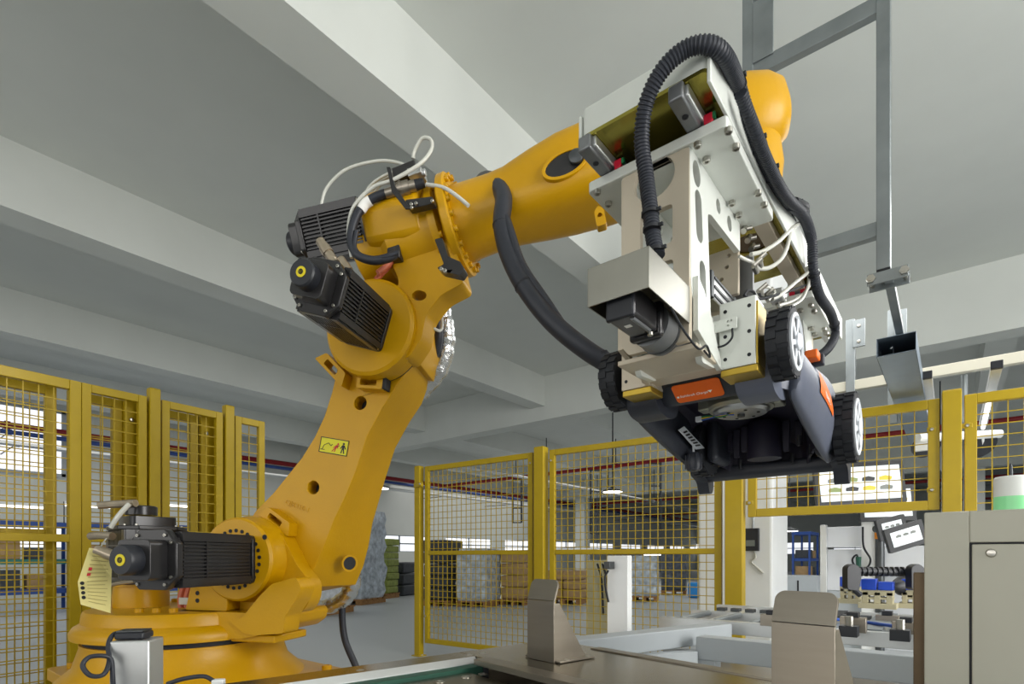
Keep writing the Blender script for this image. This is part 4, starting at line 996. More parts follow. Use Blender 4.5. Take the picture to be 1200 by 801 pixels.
# ================================================================== yellow safety fence
FP = 'fence_paint'
def fence_line(dfun):
    return lambda px: (lambda p: V((p.x, p.y, 0)))(at(px, HORY, dfun(px)))
FR = fence_line(lambda px: 6.0 * 798 / (px + 300))
FLn = fence_line(lambda px: 2.86 * 1040 / (1040 - px))
def panel(p0, p1, z0, z1, mids, label, group, tube=.04, pitch=.065, side=1, bolts=()):
    tube *= 1.3
    p0, p1 = V(p0), V(p1); d = p1 - p0; L = d.length; ex = d.normalized(); ny = V((-ex.y, ex.x, 0))
    root = thing('mesh_fence', label, 'fence', p0 + V((0, 0, z0)), group)
    M = Matrix((ex, ny, Z_)).transposed()
    for x in (tube / 2, L - tube / 2):
        q = MB(); q.box(p0 + ex * x + V((0, 0, (z0 + z1) / 2)), (tube, tube * .75, z1 - z0), M); q.build('stile', FP, root, bevel=.003)
    for z in [z0 + tube / 2, z1 - tube / 2] + list(mids):
        q = MB(); q.box(p0 + ex * L / 2 + V((0, 0, z)), (L - tube * 2, tube * .75, tube * (.8 if z in mids else 1)), M); q.build('rail', FP, root, bevel=.003)
    q = MB(); n = max(2, int(round((L - 2 * tube) / pitch))); wv = .0055
    for k in range(1, n):
        x = tube + (L - 2 * tube) * k / n; q.box(p0 + ex * x + ny * .004 + V((0, 0, (z0 + z1) / 2)), (wv, wv, z1 - z0 - tube), M)
    n = max(2, int(round((z1 - z0 - 2 * tube) / pitch)))
    for k in range(1, n):
        z = z0 + tube + (z1 - z0 - 2 * tube) * k / n; q.box(p0 + ex * L / 2 - ny * .0005 + V((0, 0, z)), (L - tube, wv, wv), M)
    w_ = q.build('wire_mesh', FP, root, smooth=0); w_['kind'] = 'stuff'
    for (x, z) in bolts:
        q = MB(); q.box(p0 + ex * (x * L) - ny * .018 + V((0, 0, z)), (.05, .012, .03), M); cl = q.build('clamp', FP, root, bevel=.003)
        inst(DOME, 'clamp_bolt', cl, p0 + ex * (x * L) - ny * .025 + V((0, 0, z)), -ny, scale=.011)
    return root
def post(p, w_, z1, label, group, ex, lat=0):
    root = thing('fence_post', label, 'fence post', V(p), group); ny = V((-ex.y, ex.x, 0)); M = Matrix((ex, ny, Z_)).transposed()
    q = MB(); q.box(V(p) + V((0, 0, z1 / 2)), (w_, w_ * .9, z1), M); q.build('tube', FP, root, bevel=.004)
    q = MB(); q.box(V(p) + V((0, 0, .006)), (w_ * 1.5, w_ * 1.5, .012), M); q.build('foot_plate', FP, root, bevel=.002)
    q = MB(); q.box(V(p) + V((0, 0, z1 + .002)), (w_ * .96, w_ * .86, .006), M); q.build('end_cap', FP, root, bevel=.002)
    for s in (-1, 1):
        inst(DOME, 'anchor_bolt', root, V(p) + ex * s * w_ * .62 + V((0, 0, .012)), Z_, scale=.012)
    return root
exR = (FR(1200) - FR(498)).normalized(); exL = (FLn(308) - FLn(0)).normalized()
GR, GL = 'fence panels behind the mower', 'fence panels behind the robot base'
panel(FR(499), FR(625), .155, 2.09, [1.144], 'narrow yellow mesh panel in front of the dark crates', GR, bolts=((.985, 1.99), (.01, .45)))
panel(FR(645), FR(846), .155, 2.09, [1.144], 'wide yellow mesh panel with a pendant lamp seen through it', GR, bolts=((.012, 1.99),))
panel(FR(877), FR(1101), 1.395, 2.09, [], 'short raised yellow mesh panel over the conveyor opening', GR, tube=.045, pitch=.068, bolts=((.965, 1.90), (.965, 1.52), (.01, 1.50)))
panel(FR(1130), FR(1300), .155, 2.09, [], 'yellow mesh panel behind the beige cabinet at the right edge', GR, tube=.045, pitch=.068, bolts=((.02, 1.90),))
GP = 'posts of the fence behind the mower'
post(FR(491), .078, 2.10, 'thin yellow fence post with latch at the open end of the fence', GP, exR)
post(FR(634), .105, 2.125, 'yellow fence post between narrow and wide mesh panels', GP, exR)
post(FR(861.5), .125, 2.11, 'stout yellow fence post under the hanging mower', GP, exR)
post(FR(1115), .095, 2.125, 'yellow fence post rising behind the left side of beige cabinet', GP, exR)
la = thing('gate_latch', 'small yellow latch bracket on the thin fence post', 'latch', FR(493) + V((0, -.05, 1.88)))
q = MB(); q.box(FR(494) + V((0, -.045, 1.89)), (.14, .02, .05)); q.build('latch_plate', FP, la, bevel=.004)
q = MB(); q.box(FR(497) + V((0, -.062, 1.89)), (.05, .02, .035)); q.build('latch_tongue', FP, la, bevel=.004)
inst(DOME, 'latch_bolt', la, FR(498) + V((0, -.073, 1.895)), -Y_, scale=.012)
# left fence: two layers
panel(FLn(-95), FLn(94), .10, 2.105, [1.205], 'front yellow mesh panel at the left edge with a bright window behind', GL, tube=.042)
panel(FLn(94.5), FLn(171), .10, 2.105, [1.205], 'front yellow mesh panel directly left of the tall post behind the black motor', GL, tube=.036)
panel(FLn(188.5), FLn(260), .10, 2.105, [1.205], 'front yellow mesh panel between the two tall posts behind the robot', GL, tube=.036)
panel(FLn(274.5), FLn(309), .10, 2.105, [1.205], 'slim end panel of yellow mesh beside the robot arm', GL, tube=.036)
off = V((-.13, .0, 0))
GQ = 'tall posts of the fence behind the robot'
post(FLn(180), .062, 2.16, 'tall yellow fence post above the black base motor', GQ, exL)
post(FLn(267.5), .062, 2.16, 'tall yellow fence post above the shoulder drum', GQ, exL)
GB = 'rear fence layer'
panel(FLn(-95) + off, FLn(72) + off, .13, 2.08, [1.235], 'rear mesh panel doubled behind the leftmost front panel', GB)
panel(FLn(86) + off, FLn(150) + off, .13, 2.08, [1.235], 'rear mesh panel doubled behind the second front panel', GB)
panel(FLn(183) + off, FLn(240) + off, .13, 2.08, [1.235], 'rear mesh panel doubled behind the panel between tall posts', GB)
for a, lb in ((162, 'broad rear fence post seen through mesh left of first tall post'), (250.5, 'broad rear fence post seen through mesh left of second tall post')):
    r_ = post(FLn(a) + off, .11, 2.10, lb, 'broad posts of the rear fence layer', exL)
    inst(DOME, 'clamp_bolt', r_, FLn(a - 3) + off + V((.055, 0, 1.96)), X_, scale=.013)
# ================================================================== foreground: conveyor table, guides, cabinet
TO = V((-.88, .998, 0)); tx = V((.98, -.199, 0)).normalized(); ty = V((-tx.y, tx.x, 0)); MT = Matrix((tx, ty, Z_)).transposed()
def T(p, q, z): return TO + tx * p + ty * q + V((0, 0, z))
tab = thing('conveyor_table', 'stainless steel conveyor table with green belt in the foreground', 'conveyor', T(.3, -.2, 0))
def tbox(p0, p1, q0, q1, z0, z1, nm, mt, par=None, bevel=.001):
    q = MB(); q.box(T((p0 + p1) / 2, (q0 + q1) / 2, (z0 + z1) / 2), (p1 - p0, q1 - q0, z1 - z0), MT); return q.build(nm, mt, par or tab, bevel=bevel)
tbox(-.128, 1.0, 0.0, .335, .838, .850, 'rear_plate', 'stainless_flat')
er = tbox(-.128, -.055, -1.2, -.002, .838, .850, 'edge_rail', 'stainless_flat')
for px, py in ((422, 785), (549.6, 767), (565.7, 765)): inst(FLAT, 'flat_screw', er, onZ(px, py, .8495), Z_, scale=.009)
q = MB(); a = [T(-.055, -1.2, .850), T(-.055, -.002, .850), T(-.044, -.002, .836), T(-.044, -1.2, .836)]
q.add(a + [p - V((0, 0, .006)) for p in a], [(0, 1, 2, 3), (7, 6, 5, 4), (0, 4, 5, 1), (2, 6, 7, 3), (1, 5, 6, 2), (3, 7, 4, 0)]); q.build('bevel_strip', 'aluminium', tab, smooth=0)
tbox(-.044, -.008, -1.2, -.004, .80, .834, 'green_belt', 'green_belt')
tbox(-.128, -.122, -1.2, .335, .70, .838, 'side_skirt', 'stainless')
tbox(.0, 1.0, -.045, 0.0, .842, .856, 'front_lip', 'stainless')
tbox(-.02, .0, -.012, .0, .80, .85, 'corner_gap', 'black_rubber')
for k in range(4):
    ip = tbox(-.004, .9, -.36 - .30 * k + .004, -.06 - .30 * k, .815, .826, 'inner_plate', 'stainless_flat')
    if k == 0:
        for px, py in ((515.5, 798.6), (546, 793), (565.7, 789.6), (592.6, 784)): inst(FLAT, 'flat_screw', ip, onZ(px, py, .826), Z_, scale=.011)
tbox(.06, 1.0, .30, .335, .848, .853, 'rear_hem', 'stainless')
for p, qq in ((-.10, -1.1), (-.10, .3), (.95, -1.1), (.95, .3)):
    tbox(p - .025, p + .025, qq - .025, qq + .025, 0, .80, 'leg', 'stainless', bevel=.003)
tbox(-.12, .98, -1.18, .33, .74, .80, 'under_frame', 'stainless')
# the two bent guide plates
def guide(p, label):
    root = thing('guide_bracket', label, 'guide bracket', T(p, .084, .85), 'bent steel guides on the conveyor table')
    w_, t_, z0, z1, zt, ln = .094, .005, .8505, .995, 1.044, .016
    def ring(z, o): return [T(p - w_ / 2, .084 + o, z), T(p + w_ / 2, .084 + o, z), T(p + w_ / 2, .084 + o + t_, z), T(p - w_ / 2, .084 + o + t_, z)]
    q = MB(); q.loft([ring(z0, 0), ring(z1, 0)]); q.build('face_plate', 'stainless', root, bevel=.0006)
    fl = (T(p, .084 + ln, zt) - T(p, .084, z1)); H_ = fl.length; ey = fl.normalized()
    q = MB(); q.plate([[(-w_ / 2, 0), (w_ / 2, 0)] + [(w_ / 2 - .016 + .016 * math.cos(R_(9 * k)), H_ - .016 + .016 * math.sin(R_(9 * k))) for k in range(11)] + [(-w_ / 2 + .016 - .016 * math.sin(R_(9 * k)), H_ - .016 + .016 * math.cos(R_(9 * k))) for k in range(11)]], T(p, .084 + t_, z1), tx, ey, t_); q.build('bent_flap', 'stainless', root, bevel=.0006)
    q = MB(); q.plate([[(.005, 0), (.115, 0), (.105, .012), (.02, .14), (.005, .14)]], T(p + w_ / 2 - .006, .084, .85), ty, Z_, .005); q.build('gusset', 'stainless', root, bevel=.0005)
    q = MB(); q.plate([[(.005, 0), (.115, 0), (.105, .012), (.02, .14), (.005, .14)]], T(p - w_ / 2 + .001, .084, .85), ty, Z_, .005); q.build('gusset', 'stainless', root, bevel=.0005)
    q = MB(); q.box(T(p, .15, .8535), (w_ + .03, .12, .0045), MT); bf = q.build('base_flange', 'stainless', root, bevel=.0006)
    for dp, dq in ((.055, .12), (-.055, .12), (.055, .19)): inst(FLAT, 'flat_screw', bf, T(p + dp, dq, .856), Z_, scale=.007)
    return root
guide(.094, 'far bent stainless guide bracket at the middle of the table')
guide(.695, 'near bent stainless guide bracket in front of the blue fixtures')
# sensor post at bottom left
sp = at(161, HORY, 1.2); sp.z = 0
so_ = thing('sensor_post', 'silver box post with black sensor and looped cable in front of robot', 'sensor post', sp)
ms = Matrix.Rotation(YAW + R_(10), 3, 'Z')
ztop = 1.1 - 96 / FPX * 1.2
q = MB(); q.box(sp + V((0, 0, ztop / 2)), (.078, .07, ztop), ms); q.build('post_box', 'aluminium', so_, bevel=.004)
q = MB(); q.box(sp + V((0, 0, ztop + .009)) + ms @ V((-.006, 0, 0)), (.058, .05, .015), ms); se = q.build('sensor', 'black_plastic', so_, bevel=.004)
q = MB(); q.box(sp + V((0, 0, ztop + .019)) + ms @ V((-.006, 0, 0)), (.052, .042, .003), ms); q.build('sensor_lens', 'dark_steel', se)
q = MB(); q.tube([at(143, 741, 1.2), at(133, 743, 1.18), at(127, 755, 1.16), at(128, 775, 1.14), at(121, 790, 1.12), at(106, 791, 1.11), at(97, 780, 1.11), at(104, 770, 1.12), at(120, 768, 1.13), at(130, 772, 1.14), at(132, 790, 1.14), at(133, 820, 1.14)], .0048, 10, 8); q.build('sensor_cable', 'hose_black', so_, smooth=60)
# cable and white connector by the table edge
q = MB(); q.tube([at(196, 801, 1.1), at(215, 795, 1.1), at(238, 792, 1.1), at(250, 797, 1.1)], .0045, 8, 6); cw = q.build('connector_cable', 'hose_black', None, off=at(220, 800, 1.1), smooth=60); tag(cw, 'thin black cable with white plug at the bottom edge', 'cable')
q = MB(); q.box(at(256, 799, 1.1), (.022, .018, .012), ms); q.build('plug', 'white_paint', cw, bevel=.002)
# ---- grey steel frame behind the table
gf = thing('steel_conveyor', 'light grey steel frame of the rear conveyor below the mower', 'conveyor', V((-.6, 2.2, 0)))
P1, P2 = V((-1.10, 1.60, .765)), V((-.80, 2.50, .765))
q = MB(); q.bar(P1, P2, .09, .075, Z_); q.build('side_beam', 'frame_grey', gf, bevel=.004)
q = MB(); q.mm((-.80, 2.16, .69), (.9, 2.24, .78)); q.build('cross_beam', 'frame_grey', gf, bevel=.004)
for x in (-.76, .2, .85):
    q = MB(); q.mm((x - .035, 2.165, 0), (x + .035, 2.235, .69)); q.build('leg', 'frame_grey', gf, bevel=.003)
q = MB(); q.box((-1.05, 1.75, .36), (.06, .06, .72)); q.build('leg', 'frame_grey', gf, bevel=.003)
q = MB(); q.mm((-1.0, 2.30, .40), (-.80, 2.33, .70)); q.build('side_panel', 'frame_grey', gf, bevel=.002)
q = MB(); q.bar((-.93, 1.95, .70), (-.80, 2.15, .70), .04, .05, Z_); q.build('brace', 'frame_grey', gf, bevel=.002)
# white upright on the frame
wp = at(726, HORY, 2.55); wp.z = 0
wu = thing('white_upright', 'white square upright with a black sensor standing before the mesh', 'upright', wp)
q = MB(); q.box(wp + V((0, 0, .553)), (.10, .07, 1.105), Matrix.Rotation(YAW * .3, 3, 'Z')); q.build('upright_tube', 'white_paint', wu, bevel=.004)
q = MB(); q.box(at(714, 662, 2.5), (.03, .05, .035)); q.build('upright_sensor', 'dark_steel', wu, bevel=.003)
q = MB(); q.tube([at(713, 668, 2.5), at(709, 676, 2.5), at(710, 690, 2.5), at(713, 705, 2.5)], .005, 8); q.build('sensor_cable', 'black_rubber', wu)
# ---- beige cabinet at the right edge
cd = 1.18
cp = at(1083, HORY, cd); ce = X_.copy(); cf = Y_.copy(); MC_ = Matrix((ce, cf, Z_)).transposed()
cz = 1.1 + 51.5 / FPX * cd
cab = thing('control_cabinet', 'beige sheet steel control cabinet at the right edge', 'cabinet', V((cp.x, cp.y, 0)))
cw_ = .66; CB = V((cp.x, cp.y, 0)); cdp = .42
def cbx(x0, x1, y0, y1, z0, z1, nm, mt, par, bevel=.002):
    q = MB(); q.box(CB + ce * (x0 + x1) / 2 + cf * (y0 + y1) / 2 + V((0, 0, (z0 + z1) / 2)), (x1 - x0, y1 - y0, z1 - z0), MC_); return q.build(nm, mt, par, bevel=bevel)
cbx(0, cw_, .012, cdp, .05, cz, 'body', 'cabinet_paint', cab, .004)
dz = 1.1 + (652 - 636) / FPX * cd; dx_ = onY(1136, 636, cp.y).x - cp.x
# front frame of four pieces around the recessed door
cbx(0, dx_, 0, .0125, .05, cz, 'front_frame', 'cabinet_paint', cab); cbx(dx_, cw_, 0, .0125, dz, cz, 'front_frame', 'cabinet_paint', cab)
cbx(cw_ - .06, cw_, 0, .0125, .05, dz, 'front_frame', 'cabinet_paint', cab)
cbx(dx_, cw_ - .06, .004, .0125, .05, dz - .0, 'door_gap', 'black_rubber', cab, .0005)
dr_ = cbx(dx_ + .004, cw_ - .064, -.001, .0115, .06, dz - .004, 'door', 'cabinet_paint', cab, .002)
inst(DOME, 'door_lock', dr_, CB + ce * (dx_ + .034) - cf * .001 + V((0, 0, dz - .022)), -cf, scale=.009)
cbx(.0, cw_, .02, cdp, 0, .05, 'plinth', 'dark_steel', cab)
# dark steel post at the cabinet's side
dp = at(1078, HORY, 1.22); dp.z = 0
q = MB(); q.box(V((dp.x, dp.y, .5325)), (.022, .04, 1.065), MC_); ds = q.build('steel_post', 'brown_steel', None, bevel=.002, off=dp); tag(ds, 'dark rusty steel strip standing against the cabinet side', 'steel post')
# signal lamp on top of the cabinet
lp_ = at(1186, HORY, 1.30); lp_.z = cz
sl_ = thing('signal_lamp', 'white and green signal lamp on top of the beige cabinet', 'signal lamp', lp_)
q = MB(); q.lathe([(.034, .001), (.034, .048)], lp_, Z_, 32); q.build('green_lens', 'lamp_green', sl_)
q = MB(); q.lathe([(.034, .048), (.034, .092), (.031, .096), (.008, .097)], lp_, Z_, 32); q.build('white_lens', 'lamp_white', sl_)
q = MB(); q.lathe([(.004, .097), (.0035, .118), (.001, .128)], lp_ + V((-.002, 0, 0)), Z_, 12); q.build('lamp_tip', 'dark_steel', sl_)
# ================================================================== upper right: hanger frame, trunking, lamp rails
hg = thing('ceiling_hanger', 'galvanised steel hanger frame fixed to the ceiling above the gripper', 'hanger frame', V((-.24, 2.9, 2.36)))
HY = 2.897
for x, z0, w_ in ((-.235, 2.36, .052), (-.80, 2.50, .052)):
    q = MB(); q.box((x, HY, (z0 + SLAB) / 2), (w_, w_, SLAB - z0), None); q.build('upright', 'galvanised', hg, bevel=.003)
for z, h_ in ((3.535, .075), (3.93, .06), (2.545, .065)):
    q = MB(); q.mm((-.80, HY - .022, z - h_ / 2), (-.235, HY + .022, z + h_ / 2)); q.build('crossbar', 'galvanised', hg, bevel=.003)
q = MB(); q.mm((-.775, HY - .03, 3.56), (-.68, HY - .02, 3.86)); gp = q.build('gusset_plate', 'galvanised', hg, bevel=.002)
q = MB(); q.mm((-.26, HY - .024, 2.345), (-.21, HY + .024, 2.42)); q.build('upright_mouth', 'black_rubber', hg)
cl = at(1041, 327, 2.40)
q = MB(); q.box(cl + V((0, -.04, 0)), (.15, .008, .05)); ck = q.build('clamp_plate', 'galvanised', hg, bevel=.002)
q = MB(); q.box(cl + V((0, .04, 0)), (.15, .008, .05)); q.build('clamp_plate', 'galvanised', hg, bevel=.002)
for s in (-.06, .06):
    q = MB(); q.cyl(cl + V((s, -.06, 0)), cl + V((s, .06, 0)), .009, n=10); q.build('clamp_stud', 'bolt_steel', hg)
    for y in (-.05, .05):
        q = MB(); q.cyl(cl + V((s, y - .008, 0)), cl + V((s, y + .008, 0)), .018, n=6); q.build('clamp_nut', 'bolt_steel', hg)
q = MB(); q.bar(at(1041, 322, 2.40), at(1056, 396, 2.80), .034, .034); q.build('drop_bar', 'galvanised', hg, bevel=.002)
# open ended trunking
a, b = onZ(1027, 418.6, 2.115), onZ(1074, 411, 2.115)
tx0, tx1, ty0, tz0, tz1 = a.x, b.x, a.y, 2.115, 2.208
tr = thing('cable_trunking', 'open ended grey steel trunking running away above the fence', 'trunking', V(((tx0 + tx1) / 2, ty0, tz0)))
for (p, q2, nm) in (((tx0, ty0, tz0), (tx1, 6.6, tz0 + .003), 'trunk_floor'), ((tx0, ty0, tz0), (tx0 + .003, 6.6, tz1), 'trunk_side'), ((tx1 - .003, ty0, tz0), (tx1, 6.6, tz1), 'trunk_side'), ((tx0, ty0, tz1 - .003), (tx1, 6.6, tz1), 'trunk_lid')):
    q = MB(); q.mm(p, q2); q.build(nm, 'trunk_blue', tr, bevel=.0008)
q = MB(); q.tube([(tx0 + .06, ty0 + .18, tz0 + .02), (tx0 + .065, ty0 + .06, tz0 + .05), (tx0 + .06, ty0 + .01, tz0 + .035)], .003, 6); q.build('wire_end', 'frame_grey', tr)
# portal of the line behind the fence
po = thing('steel_portal', 'pale grey steel portal crossing behind the trunking', 'portal', V((.2, 5.0, 0)))
pz = 2.40
q = MB(); q.mm((-1.0, 4.97, pz), (2.6, 5.03, pz + .075)); q.build('portal_beam', 'cabinet_paint', po, bevel=.003)
for x in (-.62, -.35, .62):
    q = MB(); q.mm((x - .03, 4.962, 0 if x > .5 else 2.1), (x + .03, 5.038, pz if x > .5 else 2.95)); q.build('portal_post', 'galvanised' if x < 0 else 'frame_grey', po, bevel=.002)
for x in (-.56, -.30):
    q = MB(); q.mm((x - .04, 4.945, 2.72), (x + .04, 4.961, 2.93)); pp_ = q.build('portal_plate', 'galvanised', po, bevel=.002)
    for z in (2.76, 2.88): inst(DOME, 'portal_bolt', pp_, (x, 4.945, z), -Y_, scale=.014)
for k, (pxa, pya, Xl, lbl) in enumerate(((1086, 440, None, 'aluminium lamp rail with black end cap beside the trunking'), (1168, 428, None, 'aluminium lamp rail with glowing tube above the fence at right'))):
    p0 = onZ(pxa, pya, 2.18); lr = thing('lamp_rail', lbl, 'lamp rail', p0, 'aluminium lamp rails above the line')
    q = MB(); q.box(p0 + V((0, .9, 0)), (.05, 1.8, .04)); q.build('rail_profile', 'aluminium', lr, bevel=.004)
    q = MB(); q.box(p0 + V((0, -.01, 0)), (.054, .03, .045)); q.build('end_cap', 'black_plastic', lr, bevel=.003)
    q = MB(); q.cyl(p0 + V((0, .7, -.032)), p0 + V((0, 1.75, -.032)), .013, n=12); q.build('lamp_tube', 'tube_light', lr)
# ================================================================== assembly line behind the opening
def part(parent, nm, mt, a, b, bevel=.002):
    q = MB(); q.mm(a, b); return q.build(nm, mt, parent, bevel=bevel)
# roller conveyor
rc = thing('roller_conveyor', 'roller conveyor with aluminium rails behind the steel frame', 'conveyor', V((-.4, 3.0, 0)))
zc = .80
for y in (2.62, 3.05, 3.48):
    part(rc, 'side_rail', 'aluminium', (-1.15, y - .02, zc - .06), (1.2, y + .02, zc))
for k in range(14):
    x = -1.05 + k * .165
    q = MB(); q.cyl((x, 2.64, zc - .012), (x, 3.03, zc - .012), .016, n=10); q.build('roller', 'galvanised', rc)
for x in (-1.1, 0, 1.1):
    for y in (2.62, 3.48): part(rc, 'leg', 'frame_grey', (x - .025, y - .025, 0), (x + .025, y + .025, zc - .06))
part(rc, 'drip_tray', 'stainless', (-1.1, 2.66, .50), (1.15, 3.44, .51))
for k in range(5):
    x = -.95 + .44 * k; part(rc, 'cross_rail', 'aluminium', (x, 2.64, zc - .04), (x + .04, 3.46, zc - .012))
for px, py in ((920, 728), (938, 722), (995, 745), (1055, 750)):
    p = onZ(px, py, zc); part(rc, 'stop_unit', 'black_plastic', (p.x - .03, p.y - .03, zc), (p.x + .03, p.y + .03, zc + .04)); 
    q = MB(); q.cyl((p.x, p.y, zc + .04), (p.x, p.y, zc + .075), .014, n=10); q.build('stop_pin', 'bolt_steel', rc)
# belt lanes, chain guides and clutter on the conveyor
for x0, x1, mt_ in ((-.52, -.44, 'black_rubber'), (-.30, -.22, 'galvanised'), (-.05, .05, 'black_rubber'), (.28, .36, 'black_rubber')):
    part(rc, 'belt_lane', mt_, (x0, 2.64, zc - .01), (x1, 3.46, zc + .006))
for k in range(10):
    x = -1.02 + .075 * k; part(rc, 'chain_link', 'dark_steel', (x, 3.07, zc), (x + .045, 3.12, zc + .018))
for px, py, hh in ((905, 733, .05), (1000, 740, .06), (1062, 742, .045), (1040, 728, .03)):
    p = onZ(px, py, zc); part(rc, 'lift_unit', 'stainless', (p.x - .045, p.y - .02, zc), (p.x + .045, p.y + .02, zc + hh)); part(rc, 'lift_cap', 'black_plastic', (p.x - .02, p.y - .025, zc + hh), (p.x + .02, p.y + .025, zc + hh + .02))
q = MB(); q.tube([onZ(905, 726, zc + .01), onZ(950, 724, zc + .03), onZ(1000, 727, zc + .01), onZ(1060, 735, zc + .02)], .007, 8); q.build('air_line', 'wire_blue', rc, smooth=60)
# white and blue fixtures
for (px, py, w_, lb) in ((997, 706, .11, 'white fixture block with blue top left of the larger one'), (1029, 712, .155, 'large white fixture block with blue top on the rear conveyor'), (1073, 712, .13, 'white fixture block with blue top half hidden by cabinet')):
    p = onZ(px, py, zc); z0 = zc
    fx_ = thing('fixture_block', lb, 'fixture', V((p.x, p.y, z0)), 'white fixtures with blue tops')
    h_ = .095
    for s in (-1, 0, 1): part(fx_, 'fixture_leg', 'panel_beige', (p.x + s * w_ * .38 - w_ * .10, p.y - .05, z0 + .03), (p.x + s * w_ * .38 + w_ * .10, p.y + .05, z0 + h_))
    part(fx_, 'fixture_base', 'panel_beige', (p.x - w_ * .6, p.y - .07, z0), (p.x + w_ * .6, p.y + .07, z0 + .03))
    part(fx_, 'fixture_bridge', 'panel_beige', (p.x - w_ * .5, p.y - .05, z0 + h_ - .02), (p.x + w_ * .5, p.y + .05, z0 + h_ + .012))
    part(fx_, 'fixture_bridge', 'panel_beige', (p.x - w_ * .5, p.y - .048, z0 + h_ * .55), (p.x + w_ * .5, p.y + .048, z0 + h_ * .68))
    part(fx_, 'blue_pad', 'blue_plastic', (p.x - w_ * .5, p.y - .055, z0 + h_ + .012), (p.x - .003, p.y + .055, z0 + h_ + .075), .004)
    part(fx_, 'blue_pad', 'blue_plastic', (p.x + .003, p.y - .055, z0 + h_ + .012), (p.x + w_ * .5, p.y + .055, z0 + h_ + .06), .004)
# mower chassis lying on the fixtures
p = at(1035, 680, 3.0)
ch = thing('mower_chassis', 'black upturned mower chassis lying on the blue fixtures', 'mower chassis', p)
D3 = 3.12
q = MB(); q.tube([at(1000, 669, D3), at(1020, 669, D3), at(1064, 671, D3)], .022, 12, 4); at_ = q.build('axle_tube', 'black_plastic', ch)
for k in range(9):
    c_ = at(1008 + 6 * k, 669.3, D3); q = MB(); q.cyl(c_, c_ + RT * .010, .028, n=14); q.build('axle_ring', 'black_plastic', at_)
for px_, s_ in ((994, 1), (1068, 1)):
    q = MB(); q.plate([rpoly([(-.035, -.075), (.03, -.085), (.045, 0), (.035, .05), (0, .07), (-.035, .05)], .015, 3)], at(px_, 674, D3 - .03), RT, Z_, .05); q.build('chassis_arm', 'black_plastic', ch, bevel=.006)
q = MB(); q.tube([at(997, 680, D3), at(1001, 690, D3), at(1008, 697, D3)], .016, 10, 4); q.build('chassis_strut', 'black_plastic', ch)
rings = []
for x, h_ in ((1046, .05), (1052, .09), (1062, .11), (1078, .11), (1088, .08)):
    c_ = at(x, 686, D3 + .12); rings.append([c_ + V((0, .09 * math.cos(R_(30 * k)), h_ * .6 * math.sin(R_(30 * k)))) for k in range(12)])
q = MB(); q.loft(rings); q.build('chassis_shell', 'black_plastic', ch, smooth=50)
# station frame: aluminium posts, white boards
sf = thing('assembly_station', 'white assembly station with aluminium posts and tool hose behind the opening', 'workstation', V((-.2, 5.6, 0)))
SY = 5.55
def spx(px, py, Y=SY): return onY(px, py, Y)
a = spx(965.5, 615); part(sf, 'station_post', 'aluminium', (a.x - .025, SY - .03, 0), (a.x + .025, SY + .03, spx(966, 615).z))
a = spx(1018, 615); part(sf, 'station_post', 'white_paint', (a.x - .05, SY - .03, 0), (a.x + .05, SY + .03, spx(1018, 600).z))
a, b = spx(969, 641), spx(1013, 616); part(sf, 'station_board', 'board_white', (a.x, SY, a.z), (b.x, SY + .04, b.z))
a, b = spx(969, 691), spx(1010, 643); part(sf, 'station_window', 'board_white', (a.x, SY + .03, a.z), (b.x, SY + .05, b.z))
a, b = spx(1026, 668), spx(1090, 639); part(sf, 'station_board', 'board_white', (a.x, SY, a.z), (b.x, SY + .04, b.z))
a, b = spx(1026, 720), spx(1100, 672); part(sf, 'station_board', 'board_white', (a.x, SY + .1, a.z - .3), (b.x, SY + .14, b.z))
a, b = spx(968, 760), spx(1026, 694); part(sf, 'station_cabinet', 'frame_grey', (a.x, SY + .02, 0), (b.x, SY + .4, b.z))
q = MB(); q.tube([spx(1011, 617, 5.5), spx(1012, 640, 5.5), spx(1020, 655, 5.5), spx(1015, 665, 5.5), spx(1002, 662, 5.5), spx(999, 655, 5.5), spx(1004, 650, 5.5), spx(1006, 660, 5.5)], .008, 8); q.build('tool_hose', 'black_rubber', sf, smooth=60)
q = MB(); q.cyl(spx(1006, 652, 5.48), spx(1006, 666, 5.48), .022, .016, 12); q.build('air_tool', 'green_belt', sf)
